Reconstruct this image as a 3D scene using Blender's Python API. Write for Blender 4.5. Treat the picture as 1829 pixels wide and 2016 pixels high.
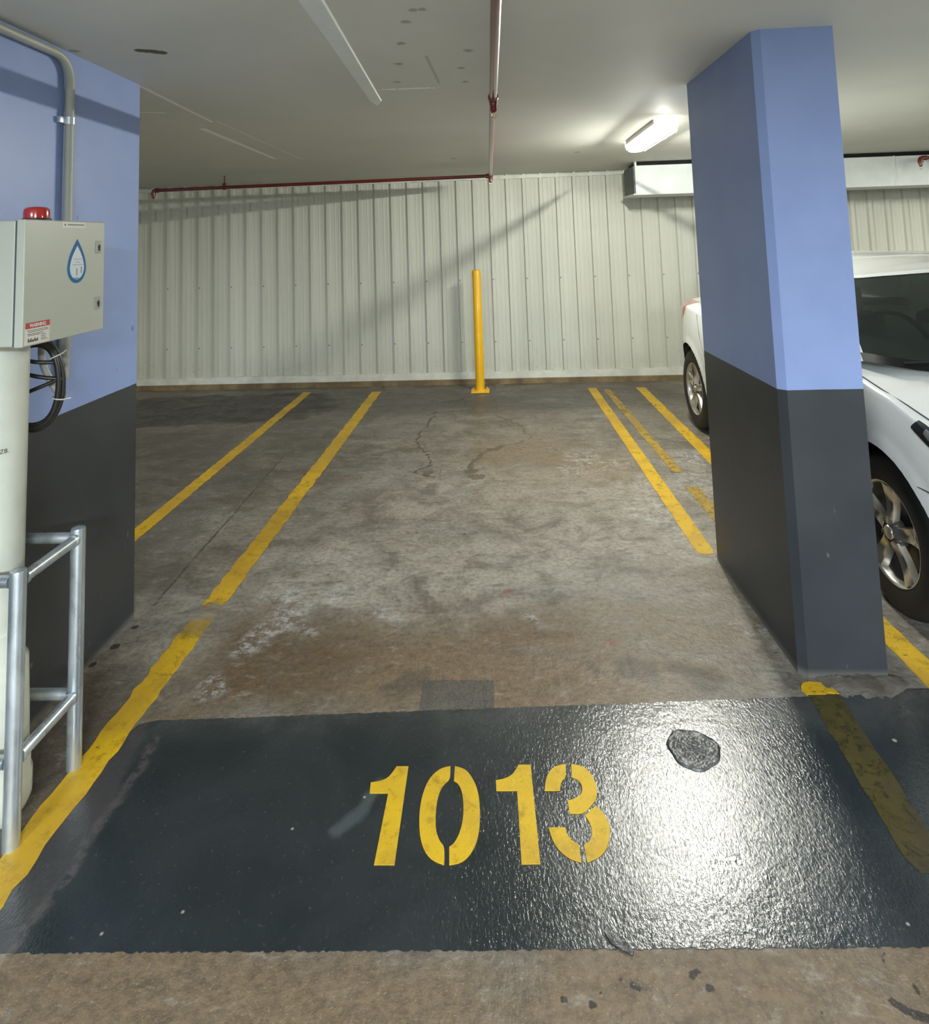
import bpy, bmesh, math, random
from mathutils import Matrix, Vector
random.seed(7)
PI = math.pi
scene = bpy.context.scene
for o in list(bpy.data.objects):
    bpy.data.objects.remove(o)
C = scene.collection

# ------------------------------------------------------------------ camera, world, exposure
CAM_R = ((0.9986975238795673, 0.036424967113029394, 0.03572782623720678),
         (0.038797806365276064, -0.08738882701882114, -0.9954184663414263),
         (-0.03313587207338684, 0.9955081188433821, -0.08868821397934935))
EYE = 1.6
cd = bpy.data.cameras.new('camera'); cam = bpy.data.objects.new('camera', cd); C.objects.link(cam)
M4 = Matrix(CAM_R).to_4x4(); M4.translation = Vector((0, 0, EYE)); cam.matrix_world = M4
cd.sensor_fit = 'HORIZONTAL'; cd.sensor_width = 36.0; cd.lens = 1270 / 1829 * 36
cd.shift_x = 0.0; cd.shift_y = -(1008 - 355.5) / 1829
cd.clip_start = 0.02; cd.clip_end = 100
scene.camera = cam
w = bpy.data.worlds.new('world'); scene.world = w; w.use_nodes = True
w.node_tree.nodes['Background'].inputs[0].default_value = (0.8, 0.9, 1.0, 1)
w.node_tree.nodes['Background'].inputs[1].default_value = 0.02
vs = scene.view_settings; vs.view_transform = 'Standard'; vs.look = 'None'; vs.gamma = 1; vs.use_curve_mapping = False
vs.exposure = 1.27
scene.cycles.use_adaptive_sampling = True; scene.cycles.adaptive_threshold = 0.02; scene.cycles.max_bounces = 7; scene.cycles.diffuse_bounces = 4; scene.cycles.glossy_bounces = 3; scene.cycles.transmission_bounces = 4; scene.cycles.transparent_max_bounces = 12
LAMP_COLOR = (1.0, 0.99, 0.89)
COOL_COLOR = (0.84, 0.93, 1.0)
POWER_MAIN = 138.0        # the lit batten in view
# (x, y, rotation about z, power, colour) of the battens out of view
OTHER_LAMPS = [(0.9, -3.0, 90, 330.0, COOL_COLOR), (-4.6, 3.2, 0, 28.0, LAMP_COLOR), (5.2, 1.2, 0, 60.0, LAMP_COLOR),
               (4.9, 5.0, 0, 20.0, LAMP_COLOR), (-1.9, -2.4, 90, 130.0, COOL_COLOR)]

def cz(y):
    return 2.37 - 0.0147 * (y - 2.5)

# ------------------------------------------------------------------ object helpers
def mesh(name, verts, faces, mat, parent=None, smooth=False, loc=None):
    me = bpy.data.meshes.new(name)
    me.from_pydata([tuple(v) for v in verts], [], faces)
    bm = bmesh.new(); bm.from_mesh(me)
    bmesh.ops.recalc_face_normals(bm, faces=bm.faces); bm.to_mesh(me); bm.free()
    if mat: me.materials.append(mat)
    if smooth:
        for p in me.polygons: p.use_smooth = True
        try: me.set_sharp_from_angle(angle=math.radians(38))
        except Exception: pass
    o = bpy.data.objects.new(name, me); C.objects.link(o)
    if loc: o.location = loc
    if parent: o.parent = parent
    return o

class G:
    """collects shapes for one mesh"""
    def __init__(s): s.v = []; s.f = []
    def add(s, v, f):
        n = len(s.v); s.v += [Vector(p) for p in v]; s.f += [tuple(i + n for i in q) for q in f]; return s
    def box(s, x0, x1, y0, y1, z0, z1, b=0.0):
        if b <= 0:
            v = [(x, y, z) for x in (x0, x1) for y in (y0, y1) for z in (z0, z1)]
            return s.add(v, [(0, 1, 3, 2), (4, 6, 7, 5), (0, 4, 5, 1), (2, 3, 7, 6), (0, 2, 6, 4), (1, 5, 7, 3)])
        bm = bmesh.new(); bmesh.ops.create_cube(bm, size=1)
        for q in bm.verts:
            q.co = Vector(((x0 + x1) / 2 + q.co.x * (x1 - x0), (y0 + y1) / 2 + q.co.y * (y1 - y0), (z0 + z1) / 2 + q.co.z * (z1 - z0)))
        bmesh.ops.bevel(bm, geom=bm.edges[:], offset=b, segments=2, affect='EDGES', profile=0.5)
        bm.verts.index_update()
        s.add([q.co.copy() for q in bm.verts], [[q.index for q in f.verts] for f in bm.faces]); bm.free(); return s
    def prism(s, pts, z0, z1):
        n = len(pts)
        v = [(x, y, z0) for x, y in pts] + [(x, y, z1) for x, y in pts]
        f = [tuple(range(n))[::-1], tuple(range(n, 2 * n))] + [(i, (i + 1) % n, (i + 1) % n + n, i + n) for i in range(n)]
        return s.add(v, f)
    def tube(s, pts, r, n=16, caps=True, closed=False):
        pts = [Vector(p) for p in pts]; m = len(pts); rings = []
        up = None
        rr = r if isinstance(r, (list, tuple)) else [r] * m
        base = len(s.v)
        for i, p in enumerate(pts):
            if closed: t = pts[(i + 1) % m] - pts[i - 1]
            else: t = pts[min(i + 1, m - 1)] - pts[max(i - 1, 0)]
            t.normalize()
            if up is None:
                up = Vector((0, 0, 1)) if abs(t.z) < 0.9 else Vector((1, 0, 0))
            a = t.cross(up).normalized(); up = a.cross(t).normalized()
            for k in range(n):
                th = 2 * PI * k / n
                s.v.append(p + (a * math.cos(th) + up * math.sin(th)) * rr[i])
        seg = m if closed else m - 1
        for i in range(seg):
            j = (i + 1) % m
            for k in range(n):
                s.f.append((base + i * n + k, base + i * n + (k + 1) % n, base + j * n + (k + 1) % n, base + j * n + k))
        if caps and not closed:
            s.f.append(tuple(base + k for k in range(n))[::-1]); s.f.append(tuple(base + (m - 1) * n + k for k in range(n)))
        return s
    def lathe(s, prof, axis='z', c=(0, 0, 0), n=32):
        base = len(s.v); c = Vector(c)
        for (r, h) in prof:
            for k in range(n):
                th = 2 * PI * k / n; a, b = r * math.cos(th), r * math.sin(th)
                s.v.append(c + (Vector((a, b, h)) if axis == 'z' else Vector((h, a, b)) if axis == 'x' else Vector((a, h, b))))
        for i in range(len(prof) - 1):
            for k in range(n):
                s.f.append((base + i * n + k, base + i * n + (k + 1) % n, base + (i + 1) * n + (k + 1) % n, base + (i + 1) * n + k))
        s.f.append(tuple(base + k for k in range(n))[::-1]); s.f.append(tuple(base + (len(prof) - 1) * n + k for k in range(n)))
        return s
    def make(s, name, mat, parent=None, smooth=False): return mesh(name, s.v, s.f, mat, parent, smooth)

def empty(name, loc, label, cat, group=None):
    o = bpy.data.objects.new(name, None); C.objects.link(o); o.location = loc; o.empty_display_size = 0.1
    return tag(o, label, cat, group)
def tag(o, label, cat, group=None):
    o['label'] = label; o['category'] = cat
    if group: o['group'] = group
    return o
def struct(o): o['kind'] = 'structure'; return o
def under(parent, g, name, mat, smooth=False, label=None):
    """part given in world coordinates, stored relative to its (unrotated) thing"""
    off = Vector((0, 0, 0)); p = parent
    while p is not None: off += p.location; p = p.parent
    o = mesh(name, [v - off for v in g.v], g.f, mat, parent, smooth)
    if label: o['label'] = label
    return o
def text_geo(body, size, pos, xdir, ydir, bold=0.0):
    cu = bpy.data.curves.new('t', 'FONT'); cu.body = body; cu.size = size; cu.align_x = 'CENTER'; cu.align_y = 'CENTER'
    cu.extrude = 0.0002; cu.offset = bold
    to = bpy.data.objects.new('t', cu); C.objects.link(to)
    dg = bpy.context.evaluated_depsgraph_get(); me = to.evaluated_get(dg).to_mesh()
    x = Vector(xdir); y = Vector(ydir); z = x.cross(y); g = G()
    g.add([Vector(pos) + x * v.co.x + y * v.co.y + z * v.co.z for v in me.vertices], [tuple(p.vertices) for p in me.polygons])
    to.to_mesh_clear(); bpy.data.objects.remove(to); bpy.data.curves.remove(cu)
    return g

# ------------------------------------------------------------------ node helpers
def seg_group():
    """0..1 mask of the neighbourhood of a segment on the ground plane"""
    g = bpy.data.node_groups.new('segment_mask', 'ShaderNodeTree')
    for n in ('P', 'A', 'B'): g.interface.new_socket(n, in_out='INPUT', socket_type='NodeSocketVector')
    for n in ('W', 'Soft'): g.interface.new_socket(n, in_out='INPUT', socket_type='NodeSocketFloat')
    g.interface.new_socket('Fac', in_out='OUTPUT', socket_type='NodeSocketFloat')
    g.interface.new_socket('Next', in_out='OUTPUT', socket_type='NodeSocketVector')
    N = g.nodes; L = g.links; i = N.new('NodeGroupInput'); o = N.new('NodeGroupOutput')
    def vm(op, a, b=None):
        n = N.new('ShaderNodeVectorMath'); n.operation = op; L.new(a, n.inputs[0])
        if b is not None: L.new(b, n.inputs[1])
        return n
    pa = vm('SUBTRACT', i.outputs['P'], i.outputs['A']).outputs[0]; ba = vm('SUBTRACT', i.outputs['B'], i.outputs['A']).outputs[0]
    d1 = vm('DOT_PRODUCT', pa, ba).outputs['Value']; d2 = vm('DOT_PRODUCT', ba, ba).outputs['Value']
    dv = N.new('ShaderNodeMath'); dv.operation = 'DIVIDE'; dv.use_clamp = True; L.new(d1, dv.inputs[0]); L.new(d2, dv.inputs[1])
    sc = N.new('ShaderNodeVectorMath'); sc.operation = 'SCALE'; L.new(ba, sc.inputs[0]); L.new(dv.outputs[0], sc.inputs[3])
    ln = vm('LENGTH', vm('SUBTRACT', pa, sc.outputs[0]).outputs[0]).outputs['Value']
    ad = N.new('ShaderNodeMath'); ad.operation = 'ADD'; L.new(i.outputs['W'], ad.inputs[0]); L.new(i.outputs['Soft'], ad.inputs[1])
    mr = N.new('ShaderNodeMapRange'); mr.interpolation_type = 'SMOOTHSTEP'; L.new(ln, mr.inputs[0]); L.new(i.outputs['W'], mr.inputs[1]); L.new(ad.outputs[0], mr.inputs[2])
    mr.inputs[3].default_value = 1; mr.inputs[4].default_value = 0
    L.new(mr.outputs[0], o.inputs[0])
    # hand the position on, so that long lists of marks are evaluated one after the other
    tiny = N.new('ShaderNodeVectorMath'); tiny.operation = 'SCALE'; L.new(i.outputs['P'], tiny.inputs[0])
    tm = N.new('ShaderNodeMath'); tm.operation = 'MULTIPLY_ADD'; L.new(mr.outputs[0], tm.inputs[0]); tm.inputs[1].default_value = 1e-7; tm.inputs[2].default_value = 1.0
    L.new(tm.outputs[0], tiny.inputs[3]); L.new(tiny.outputs[0], o.inputs[1]); return g
SEG = seg_group()

class NT:
    def __init__(s, name):
        s.m = bpy.data.materials.new(name); s.m.use_nodes = True; s.t = s.m.node_tree; s.N = s.t.nodes; s.L = s.t.links
        s.b = s.N['Principled BSDF']; s.out = s.N['Material Output']; s.tc = s.N.new('ShaderNodeTexCoord'); s.obj = s.tc.outputs['Object']
    def set(s, k, v):
        if hasattr(v, 'links'): s.L.new(v, s.b.inputs[k])
        else: s.b.inputs[k].default_value = v
    def inp(s, sock, v):
        if hasattr(v, 'links'): s.L.new(v, sock)
        else: sock.default_value = v
    def noise(s, scale, detail=4, rough=0.55, dist=0.0, vec=None, stretch=None, color=False, off=0):
        v = vec or s.obj
        if stretch or off:
            mp = s.N.new('ShaderNodeMapping'); s.L.new(v, mp.inputs[0]); v = mp.outputs[0]
            if stretch: mp.inputs['Scale'].default_value = stretch
            mp.inputs['Location'].default_value = (off, off * 0.7, 0)
        n = s.N.new('ShaderNodeTexNoise'); s.L.new(v, n.inputs['Vector'])
        n.inputs['Scale'].default_value = scale; n.inputs['Detail'].default_value = detail; n.inputs['Roughness'].default_value = rough
        n.inputs['Distortion'].default_value = dist
        return n.outputs['Color' if color else 'Fac']
    def ramp(s, f, a, b, lo=0.0, hi=1.0):
        n = s.N.new('ShaderNodeMapRange'); n.interpolation_type = 'SMOOTHSTEP'; s.L.new(f, n.inputs[0])
        n.inputs[1].default_value = a; n.inputs[2].default_value = b; n.inputs[3].default_value = lo; n.inputs[4].default_value = hi
        return n.outputs[0]
    def math(s, op, a, b=0.0, clamp=False):
        n = s.N.new('ShaderNodeMath'); n.operation = op; n.use_clamp = clamp; s.inp(n.inputs[0], a); s.inp(n.inputs[1], b); return n.outputs[0]
    def mix(s, f, a, b, mode='MIX'):
        n = s.N.new('ShaderNodeMix'); n.data_type = 'RGBA'; n.blend_type = mode; s.inp(n.inputs[0], f)
        for k, v in ((6, a), (7, b)):
            if hasattr(v, 'links'): s.L.new(v, n.inputs[k])
            else: n.inputs[k].default_value = (*v[:3], 1)
        return n.outputs[2]
    def warp(s, amp, scale, vec=None):
        v = vec or s.obj; c = s.noise(scale, 4, 0.6, vec=v, color=True)
        a = s.N.new('ShaderNodeVectorMath'); a.operation = 'SUBTRACT'; s.L.new(c, a.inputs[0]); a.inputs[1].default_value = (0.5, 0.5, 0.5)
        b = s.N.new('ShaderNodeVectorMath'); b.operation = 'SCALE'; s.L.new(a.outputs[0], b.inputs[0]); b.inputs[3].default_value = amp
        d = s.N.new('ShaderNodeVectorMath'); d.operation = 'ADD'; s.L.new(v, d.inputs[0]); s.L.new(b.outputs[0], d.inputs[1])
        m = s.N.new('ShaderNodeVectorMath'); m.operation = 'MULTIPLY'; s.L.new(d.outputs[0], m.inputs[0]); m.inputs[1].default_value = (1, 1, 0)
        return [m.outputs[0]]
    def seg(s, P, a, b, w, soft):
        n = s.N.new('ShaderNodeGroup'); n.node_tree = SEG; s.L.new(P[0], n.inputs[0]); P[0] = n.outputs[1]
        n.inputs[1].default_value = (a[0], a[1], 0); n.inputs[2].default_value = (b[0], b[1] + 1e-4, 0)
        n.inputs[3].default_value = w; n.inputs[4].default_value = soft; return n.outputs[0]
    def path(s, P, pts, w, soft):
        m = None
        for a, b in zip(pts[:-1], pts[1:]):
            k = s.seg(P, a, b, w, soft); m = k if m is None else s.math('MAXIMUM', m, k)
        return m
    def blobs(s, P, lst, soft):
        m = None
        for x, y, r in lst:
            k = s.seg(P, (x, y), (x, y), r, soft); m = k if m is None else s.math('MAXIMUM', m, k)
        return m
    def bump(s, h, strength=0.3, dist=0.01):
        n = s.N.new('ShaderNodeBump'); n.inputs['Strength'].default_value = strength; n.inputs['Distance'].default_value = dist
        s.L.new(h, n.inputs['Height']); s.L.new(n.outputs[0], s.b.inputs['Normal']); return n.outputs[0]
    def z(s):
        n = s.N.new('ShaderNodeSeparateXYZ'); s.L.new(s.obj, n.inputs[0]); return n.outputs

def simple(name, col, rough=0.5, metal=0.0, coat=0.0, bump=0.0, bscale=80, var=0.0, spec=None):
    t = NT(name)
    if var > 0:
        f = t.noise(6, 5, 0.6); t.set('Base Color', t.mix(t.ramp(f, 0.3, 0.7), [c * (1 - var) for c in col], [min(1, c * (1 + var)) for c in col]))
    else: t.set('Base Color', (*col, 1))
    t.set('Roughness', rough); t.set('Metallic', metal); t.set('Coat Weight', coat); t.set('Coat Roughness', 0.05)
    if spec is not None: t.set('Specular IOR Level', spec)
    if bump > 0: t.bump(t.noise(bscale, 3), bump, 0.003)
    return t.m

# ------------------------------------------------------------------ materials
def mat_floor():
    """concrete; the marks come as distances (or soft 0..1 amounts) stored on the floor mesh"""
    t = NT('stained_concrete')
    big = t.noise(0.9, 4, 0.6, 0.6); mid = t.noise(4.5, 7, 0.70, 0.6, off=3.1); fine = t.noise(42, 4, 0.72); streak = t.noise(3.2, 7, 0.74, 0.5, stretch=(0.7, 2.0, 1), off=7)
    def attr(n):
        a = t.N.new('ShaderNodeAttribute'); a.attribute_name = n; sp = t.N.new('ShaderNodeSeparateColor'); t.L.new(a.outputs['Color'], sp.inputs[0]); return sp.outputs[0], sp.outputs[1], sp.outputs[2]
    brown, tan, pale = attr('marks_warm'); white, damp, dust = attr('marks_tone'); crack, tyre, dots = attr('marks_line'); red, stain, scuff = attr('marks_spot')
    X = t.z()
    m2 = t.noise(13, 6, 0.75, 0.3, stretch=(0.8, 1.4, 1), off=1.7)
    c = t.mix(t.ramp(mid, 0.36, 0.64), (0.115, 0.100, 0.078), (0.262, 0.236, 0.194))
    c = t.mix(t.ramp(big, 0.42, 0.66, 0, 0.6), c, (0.245, 0.235, 0.210))
    c = t.mix(t.ramp(streak, 0.50, 0.68, 0, 0.55), c, (0.135, 0.098, 0.060))
    c = t.mix(t.ramp(streak, 0.33, 0.46, 0.6, 0), c, (0.34, 0.325, 0.29))
    c = t.mix(t.math('MULTIPLY', brown, t.ramp(mid, 0.28, 0.58, 0.35, 1.0)), c, (0.125, 0.080, 0.040))
    c = t.mix(t.math('MULTIPLY', tan, t.ramp(streak, 0.3, 0.6, 0.1, 0.85)), c, (0.235, 0.168, 0.100))
    c = t.mix(t.math('MULTIPLY', pale, t.ramp(mid, 0.3, 0.62, 0.1, 0.75)), c, (0.40, 0.37, 0.315))
    c = t.mix(t.math('MULTIPLY', white, t.ramp(t.noise(19, 8, 0.8, 0.15, off=9), 0.47, 0.56, 0.0, 0.85)), c, (0.42, 0.42, 0.41))
    c = t.mix(t.math('MULTIPLY', damp, t.ramp(streak, 0.25, 0.62, 0.72, 1.0)), c, (0.034, 0.032, 0.028))
    c = t.mix(t.math('MULTIPLY', dust, 0.6), c, (0.30, 0.28, 0.23))
    c = t.mix(t.ramp(m2, 0.52, 0.64, 0, 0.45), c, (0.075, 0.060, 0.044)); c = t.mix(t.ramp(m2, 0.34, 0.45, 0.35, 0), c, (0.36, 0.34, 0.30))
    wob = t.math('MULTIPLY', t.math('SUBTRACT', fine, 0.5), 0.02)
    def lt(d, w_, soft, amt): return t.ramp(t.math('ADD', d, wob), w_, w_ + soft, amt, 0)
    c = t.mix(lt(tyre, 0.015, 0.045, 0.15), c, (0.07, 0.062, 0.052))
    c = t.mix(lt(stain, 0.0, 0.016, 0.75), c, (0.105, 0.074, 0.043))
    c = t.mix(lt(scuff, 0.0, 0.06, 0.55), c, (0.060, 0.054, 0.046))
    c = t.mix(lt(crack, 0.004, 0.010, 0.85), c, (0.035, 0.028, 0.02))
    c = t.mix(lt(red, 0.0, 0.02, 0.55), c, (0.26, 0.06, 0.045))
    c = t.mix(t.ramp(t.math('ADD', dots, t.math('MULTIPLY', wob, 0.25)), 0.0, 0.003, 0.9, 0), c, (0.022, 0.022, 0.022))
    gx = t.math('MULTIPLY', t.math('GREATER_THAN', X[0], -0.30), t.math('LESS_THAN', t.math('ADD', X[0], t.math('MULTIPLY', wob, 0.3)), -0.043))
    gy = t.math('LESS_THAN', t.math('ADD', X[1], t.math('MULTIPLY', fine, 0.03)), 2.508); g2 = t.math('GREATER_THAN', X[1], 2.30)
    c = t.mix(t.math('MULTIPLY', t.math('MULTIPLY', t.math('MULTIPLY', gx, gy), g2), t.ramp(mid, 0.2, 0.7, 0.9, 0.6)), c, (0.058, 0.062, 0.063))
    c = t.mix(t.ramp(fine, 0.34, 0.60, 0.40, 0.0), c, (0.050, 0.040, 0.030))
    c = t.mix(t.ramp(t.noise(150, 2, 0.5), 0.60, 0.72, 0.0, 0.30), c, (0.40, 0.37, 0.32))
    t.set('Base Color', c); t.set('Roughness', t.ramp(mid, 0.3, 0.7, 0.36, 0.62)); t.set('Specular IOR Level', 0.42)
    h = t.math('ADD', t.math('MULTIPLY', fine, 0.6), t.math('MULTIPLY', mid, 0.8))
    t.bump(h, 0.75, 0.008); return t.m

def mat_band():
    t = NT('dark_floor_paint'); X = t.z(); mid = t.noise(3.2, 7, 0.65, 0.6); fine = t.noise(30, 5, 0.65); P = t.warp(0.06, 6); P0 = t.warp(0.0, 1)
    c = t.mix(t.ramp(mid, 0.3, 0.7), (0.0115, 0.0185, 0.0215), (0.023, 0.030, 0.034))
    lw = t.path(P, [(-1.30, 2.3), (-1.22, 1.9), (-1.25, 1.55)], 0.07, 0.035)
    c = t.mix(t.math('MULTIPLY', lw, t.ramp(mid, 0.3, 0.6, 0.7, 1.0)), c, (0.047, 0.045, 0.047))
    up = t.ramp(X[1], 2.16, 2.36, 0, 1); c = t.mix(t.math('MULTIPLY', up, t.ramp(mid, 0.35, 0.65, 0.15, 0.7)), c, (0.075, 0.078, 0.075))
    scr = t.path(P, [(-0.47, 1.89), (-0.42, 1.96), (-0.385, 2.04)], 0.006, 0.025); c = t.mix(t.math('MULTIPLY', scr, 0.35), c, (0.13, 0.155, 0.16))
    ed = t.path(P, [(-1.16, 2.22), (-1.13, 2.1), (-1.15, 1.92), (-1.14, 1.75), (-1.17, 1.6)], 0.006, 0.02); c = t.mix(t.math('MULTIPLY', ed, t.ramp(fine, 0.35, 0.6, 0, 0.6)), c, (0.10, 0.085, 0.08))
    sp = t.blobs(P0, [(-0.213, 2.035, 0.0), (0.125, 1.85, 0.001), (-0.42, 2.0, 0.0), (-0.97, 1.63, 0.0), (-0.8, 1.68, 0.0), (0.33, 2.13, 0.0), (1.2, 2.2, 0.003), (-0.6, 1.9, 0.0), (0.9, 1.66, 0.0)], 0.006)
    c = t.mix(t.math('MULTIPLY', sp, 0.9), c, (0.45, 0.42, 0.36))
    c = t.mix(t.ramp(t.noise(70, 3, 0.6), 0.60, 0.75, 0, 0.22), c, (0.14, 0.13, 0.12))
    t.set('Base Color', c)
    pud = t.ramp(t.noise(1.6, 4, 0.6, 0.4, off=2.3), 0.42, 0.6, 0, 1)
    t.set('Roughness', t.math('ADD', t.math('MULTIPLY', pud, 0.05), t.math('ADD', t.math('MULTIPLY', mid, 0.12), 0.135))); t.set('Specular IOR Level', 0.9)
    h = t.math('ADD', t.math('MULTIPLY', t.noise(95, 3, 0.62, 0.7, stretch=(1.6, 0.8, 1)), 0.42), t.math('MULTIPLY', t.noise(17, 4, 0.6, 0.4), 0.6))
    t.bump(h, 0.60, 0.0036); return t.m

def mat_paint_mark(name, col, wear_lo, wear_hi, dark=0.35, ys=None):
    """floor paint that has worn through to the surface below"""
    t = NT(name); n = t.noise(28, 8, 0.72, 0.8); big = t.noise(2.6, 4, 0.6, off=4.2); fine = t.noise(70, 4, 0.7)
    d = [c * dark for c in col]
    c = t.mix(t.ramp(t.noise(16, 8, 0.8, 0.3), 0.50, 0.66, 0, 0.75), col, d)
    c = t.mix(t.ramp(big, 0.42, 0.60, 0, 0.55), c, (col[0] * 0.62, col[1] * 0.58, col[2] * 0.8 + 0.02))
    t.set('Base Color', c); t.set('Roughness', 0.5)
    v = t.math('ADD', t.math('MULTIPLY', n, 0.65), t.math('MULTIPLY', big, 0.35))
    a = t.ramp(v, wear_lo, wear_hi, 0, 1)
    if ys:
        Y = t.z()[1]
        for (y0, y1, amt) in ys:
            m = t.math('MULTIPLY', t.ramp(t.math('ADD', Y, t.math('MULTIPLY', n, 0.25)), y0, y0 + 0.08), t.ramp(t.math('ADD', Y, t.math('MULTIPLY', n, 0.25)), y1, y1 + 0.08, 1, 0))
            a = t.math('MULTIPLY', a, t.math('SUBTRACT', 1.0, t.math('MULTIPLY', m, amt)))
    tr = t.N.new('ShaderNodeBsdfTransparent'); mx = t.N.new('ShaderNodeMixShader')
    t.L.new(a, mx.inputs[0]); t.L.new(tr.outputs[0], mx.inputs[1]); t.L.new(t.b.outputs[0], mx.inputs[2]); t.L.new(mx.outputs[0], t.out.inputs[0])
    t.bump(t.math('ADD', n, fine), 0.35, 0.004); return t.m

def mat_pillar():
    t = NT('two_tone_pillar_paint'); X = t.z(); n = t.noise(3, 4, 0.5); sp = t.noise(9, 2, 0.5, off=5)
    zz = t.math('ADD', X[2], t.math('MULTIPLY', n, 0.004))
    blue = t.mix(t.ramp(n, 0.35, 0.7), (0.240, 0.325, 0.600), (0.265, 0.355, 0.640))
    dark = t.mix(t.ramp(n, 0.3, 0.7), (0.030, 0.0345, 0.040), (0.040, 0.045, 0.052))
    dark = t.mix(t.ramp(t.noise(22, 3, 0.6, stretch=(1, 1, 0.35)), 0.70, 0.74, 0, 0.5), dark, (0.2, 0.2, 0.19))
    blue = t.mix(t.ramp(sp, 0.76, 0.80, 0, 0.6), blue, (0.08, 0.10, 0.2))
    c = t.mix(t.math('GREATER_THAN', zz, 1.002), dark, blue)
    c = t.mix(t.ramp(X[2], 0.0, 0.035, 0.6, 0.0), c, (0.18, 0.17, 0.15))
    t.set('Base Color', c); t.set('Roughness', 0.42); t.set('Specular IOR Level', 0.45)
    t.bump(t.noise(55, 3, 0.6), 0.12, 0.003); return t.m

def mat_ceiling():
    t = NT('painted_ceiling'); P0 = t.warp(0.006, 10); Pw = t.warp(0.03, 30); mid = t.noise(0.8, 5, 0.6, 0.4)
    c = t.mix(t.ramp(mid, 0.3, 0.7), (0.60, 0.61, 0.565), (0.66, 0.67, 0.62))
    m = t.path(P0, [(-1.62, 2.93), (-1.655, 3.80)], 0.007, 0.006)
    m = t.math('MAXIMUM', m, t.path(P0, [(-1.80, 4.0), (-1.806, 5.38)], 0.016, 0.008)); m = t.math('MAXIMUM', m, t.math('MULTIPLY', t.path(P0, [(-1.62, 3.8), (-1.60, 5.5)], 0.004, 0.008), 0.5))
    m = t.math('MAXIMUM', m, t.path(P0, [(-1.95, 3.46), (-1.8, 3.5)], 0.006, 0.006))
    m = t.math('MAXIMUM', m, t.math('MULTIPLY', t.path(P0, [(-0.54, 3.19), (-0.24, 3.19)], 0.010, 0.008), t.ramp(t.noise(20, 1), 0.45, 0.5)))
    c = t.mix(t.math('MULTIPLY', m, 0.85), c, (0.98, 0.98, 0.92))
    d = t.path(Pw, [(-1.335, 2.415), (-1.27, 2.45)], 0.018, 0.012)
    c = t.mix(d, c, (0.12, 0.10, 0.05))
    d2 = t.blobs(Pw, [(-0.27, 2.23, 0.010), (-0.23, 2.12, 0.008), (-0.20, 2.12, 0.007), (-0.32, 2.47, 0.010), (-0.37, 2.75, 0.010), (-0.42, 3.05, 0.008), (-1.58, 2.385, 0.010), (-0.10, 2.85, 0.010), (-0.06, 2.6, 0.012), (-0.09, 3.1, 0.01), (0.8, 5.7, 0.02), (-0.3, 5.8, 0.02)], 0.015)
    c = t.mix(t.math('MULTIPLY', d2, 0.55), c, (0.12, 0.12, 0.10))
    d3 = t.path(P0, [(-0.24, 2.65), (-0.22, 3.1)], 0.003, 0.008); c = t.mix(t.math('MULTIPLY', d3, 0.35), c, (0.15, 0.15, 0.14))
    t.set('Base Color', c); t.set('Roughness', 0.7); t.bump(t.noise(30, 3, 0.6), 0.08, 0.004); return t.m

def mat_sheet():
    t = NT('off_white_sheet_metal'); X = t.z(); mid = t.noise(1.2, 4, 0.6, stretch=(2, 2, 0.2)); fine = t.noise(30, 5, 0.7)
    c = t.mix(t.ramp(mid, 0.3, 0.7), (0.57, 0.59, 0.515), (0.65, 0.665, 0.59))
    low = t.ramp(X[2], 0.05, 0.55, 1, 0)
    c = t.mix(t.math('MULTIPLY', low, t.ramp(fine, 0.6, 0.68, 0, 0.6)), c, (0.16, 0.14, 0.11))
    c = t.mix(t.ramp(X[2], 0.06, 0.5, 0.25, 0), c, (0.40, 0.38, 0.30))
    # screw heads on every second pan
    u = t.math('FRACT', t.math('DIVIDE', t.math('ADD', X[0], 10.0 - 0.014 - 0.10), 0.374)); du = t.math('MULTIPLY', t.math('ABSOLUTE', t.math('SUBTRACT', u, 0.5)), 0.374)
    for zz in (1.13, 0.45):
        dz = t.math('ABSOLUTE', t.math('SUBTRACT', X[2], zz))
        dd = t.math('SQRT', t.math('ADD', t.math('MULTIPLY', du, du), t.math('MULTIPLY', dz, dz)))
        c = t.mix(t.ramp(dd, 0.007, 0.010, 0.8, 0), c, (0.12, 0.11, 0.09))
    t.set('Base Color', c); t.set('Roughness', 0.42); t.set('Specular IOR Level', 0.5); return t.m

def mat_galv():
    t = NT('galvanised_steel'); n = t.noise(14, 4, 0.6, 0.5, stretch=(1, 1, 0.4))
    t.set('Base Color', t.mix(t.ramp(n, 0.3, 0.7), (0.42, 0.47, 0.50), (0.62, 0.68, 0.71))); t.set('Metallic', 0.75); t.set('Roughness', t.ramp(n, 0.3, 0.7, 0.26, 0.42)); return t.m

def mat_glass(name, col, alpha):
    t = NT(name); t.set('Base Color', (*col, 1)); t.set('Roughness', 0.03); t.set('Specular IOR Level', 0.6)
    tr = t.N.new('ShaderNodeBsdfTransparent'); tr.inputs[0].default_value = (0.62, 0.72, 0.68, 1); mx = t.N.new('ShaderNodeMixShader'); mx.inputs[0].default_value = alpha
    t.L.new(tr.outputs[0], mx.inputs[1]); t.L.new(t.b.outputs[0], mx.inputs[2]); t.L.new(mx.outputs[0], t.out.inputs[0]); return t.m

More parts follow.
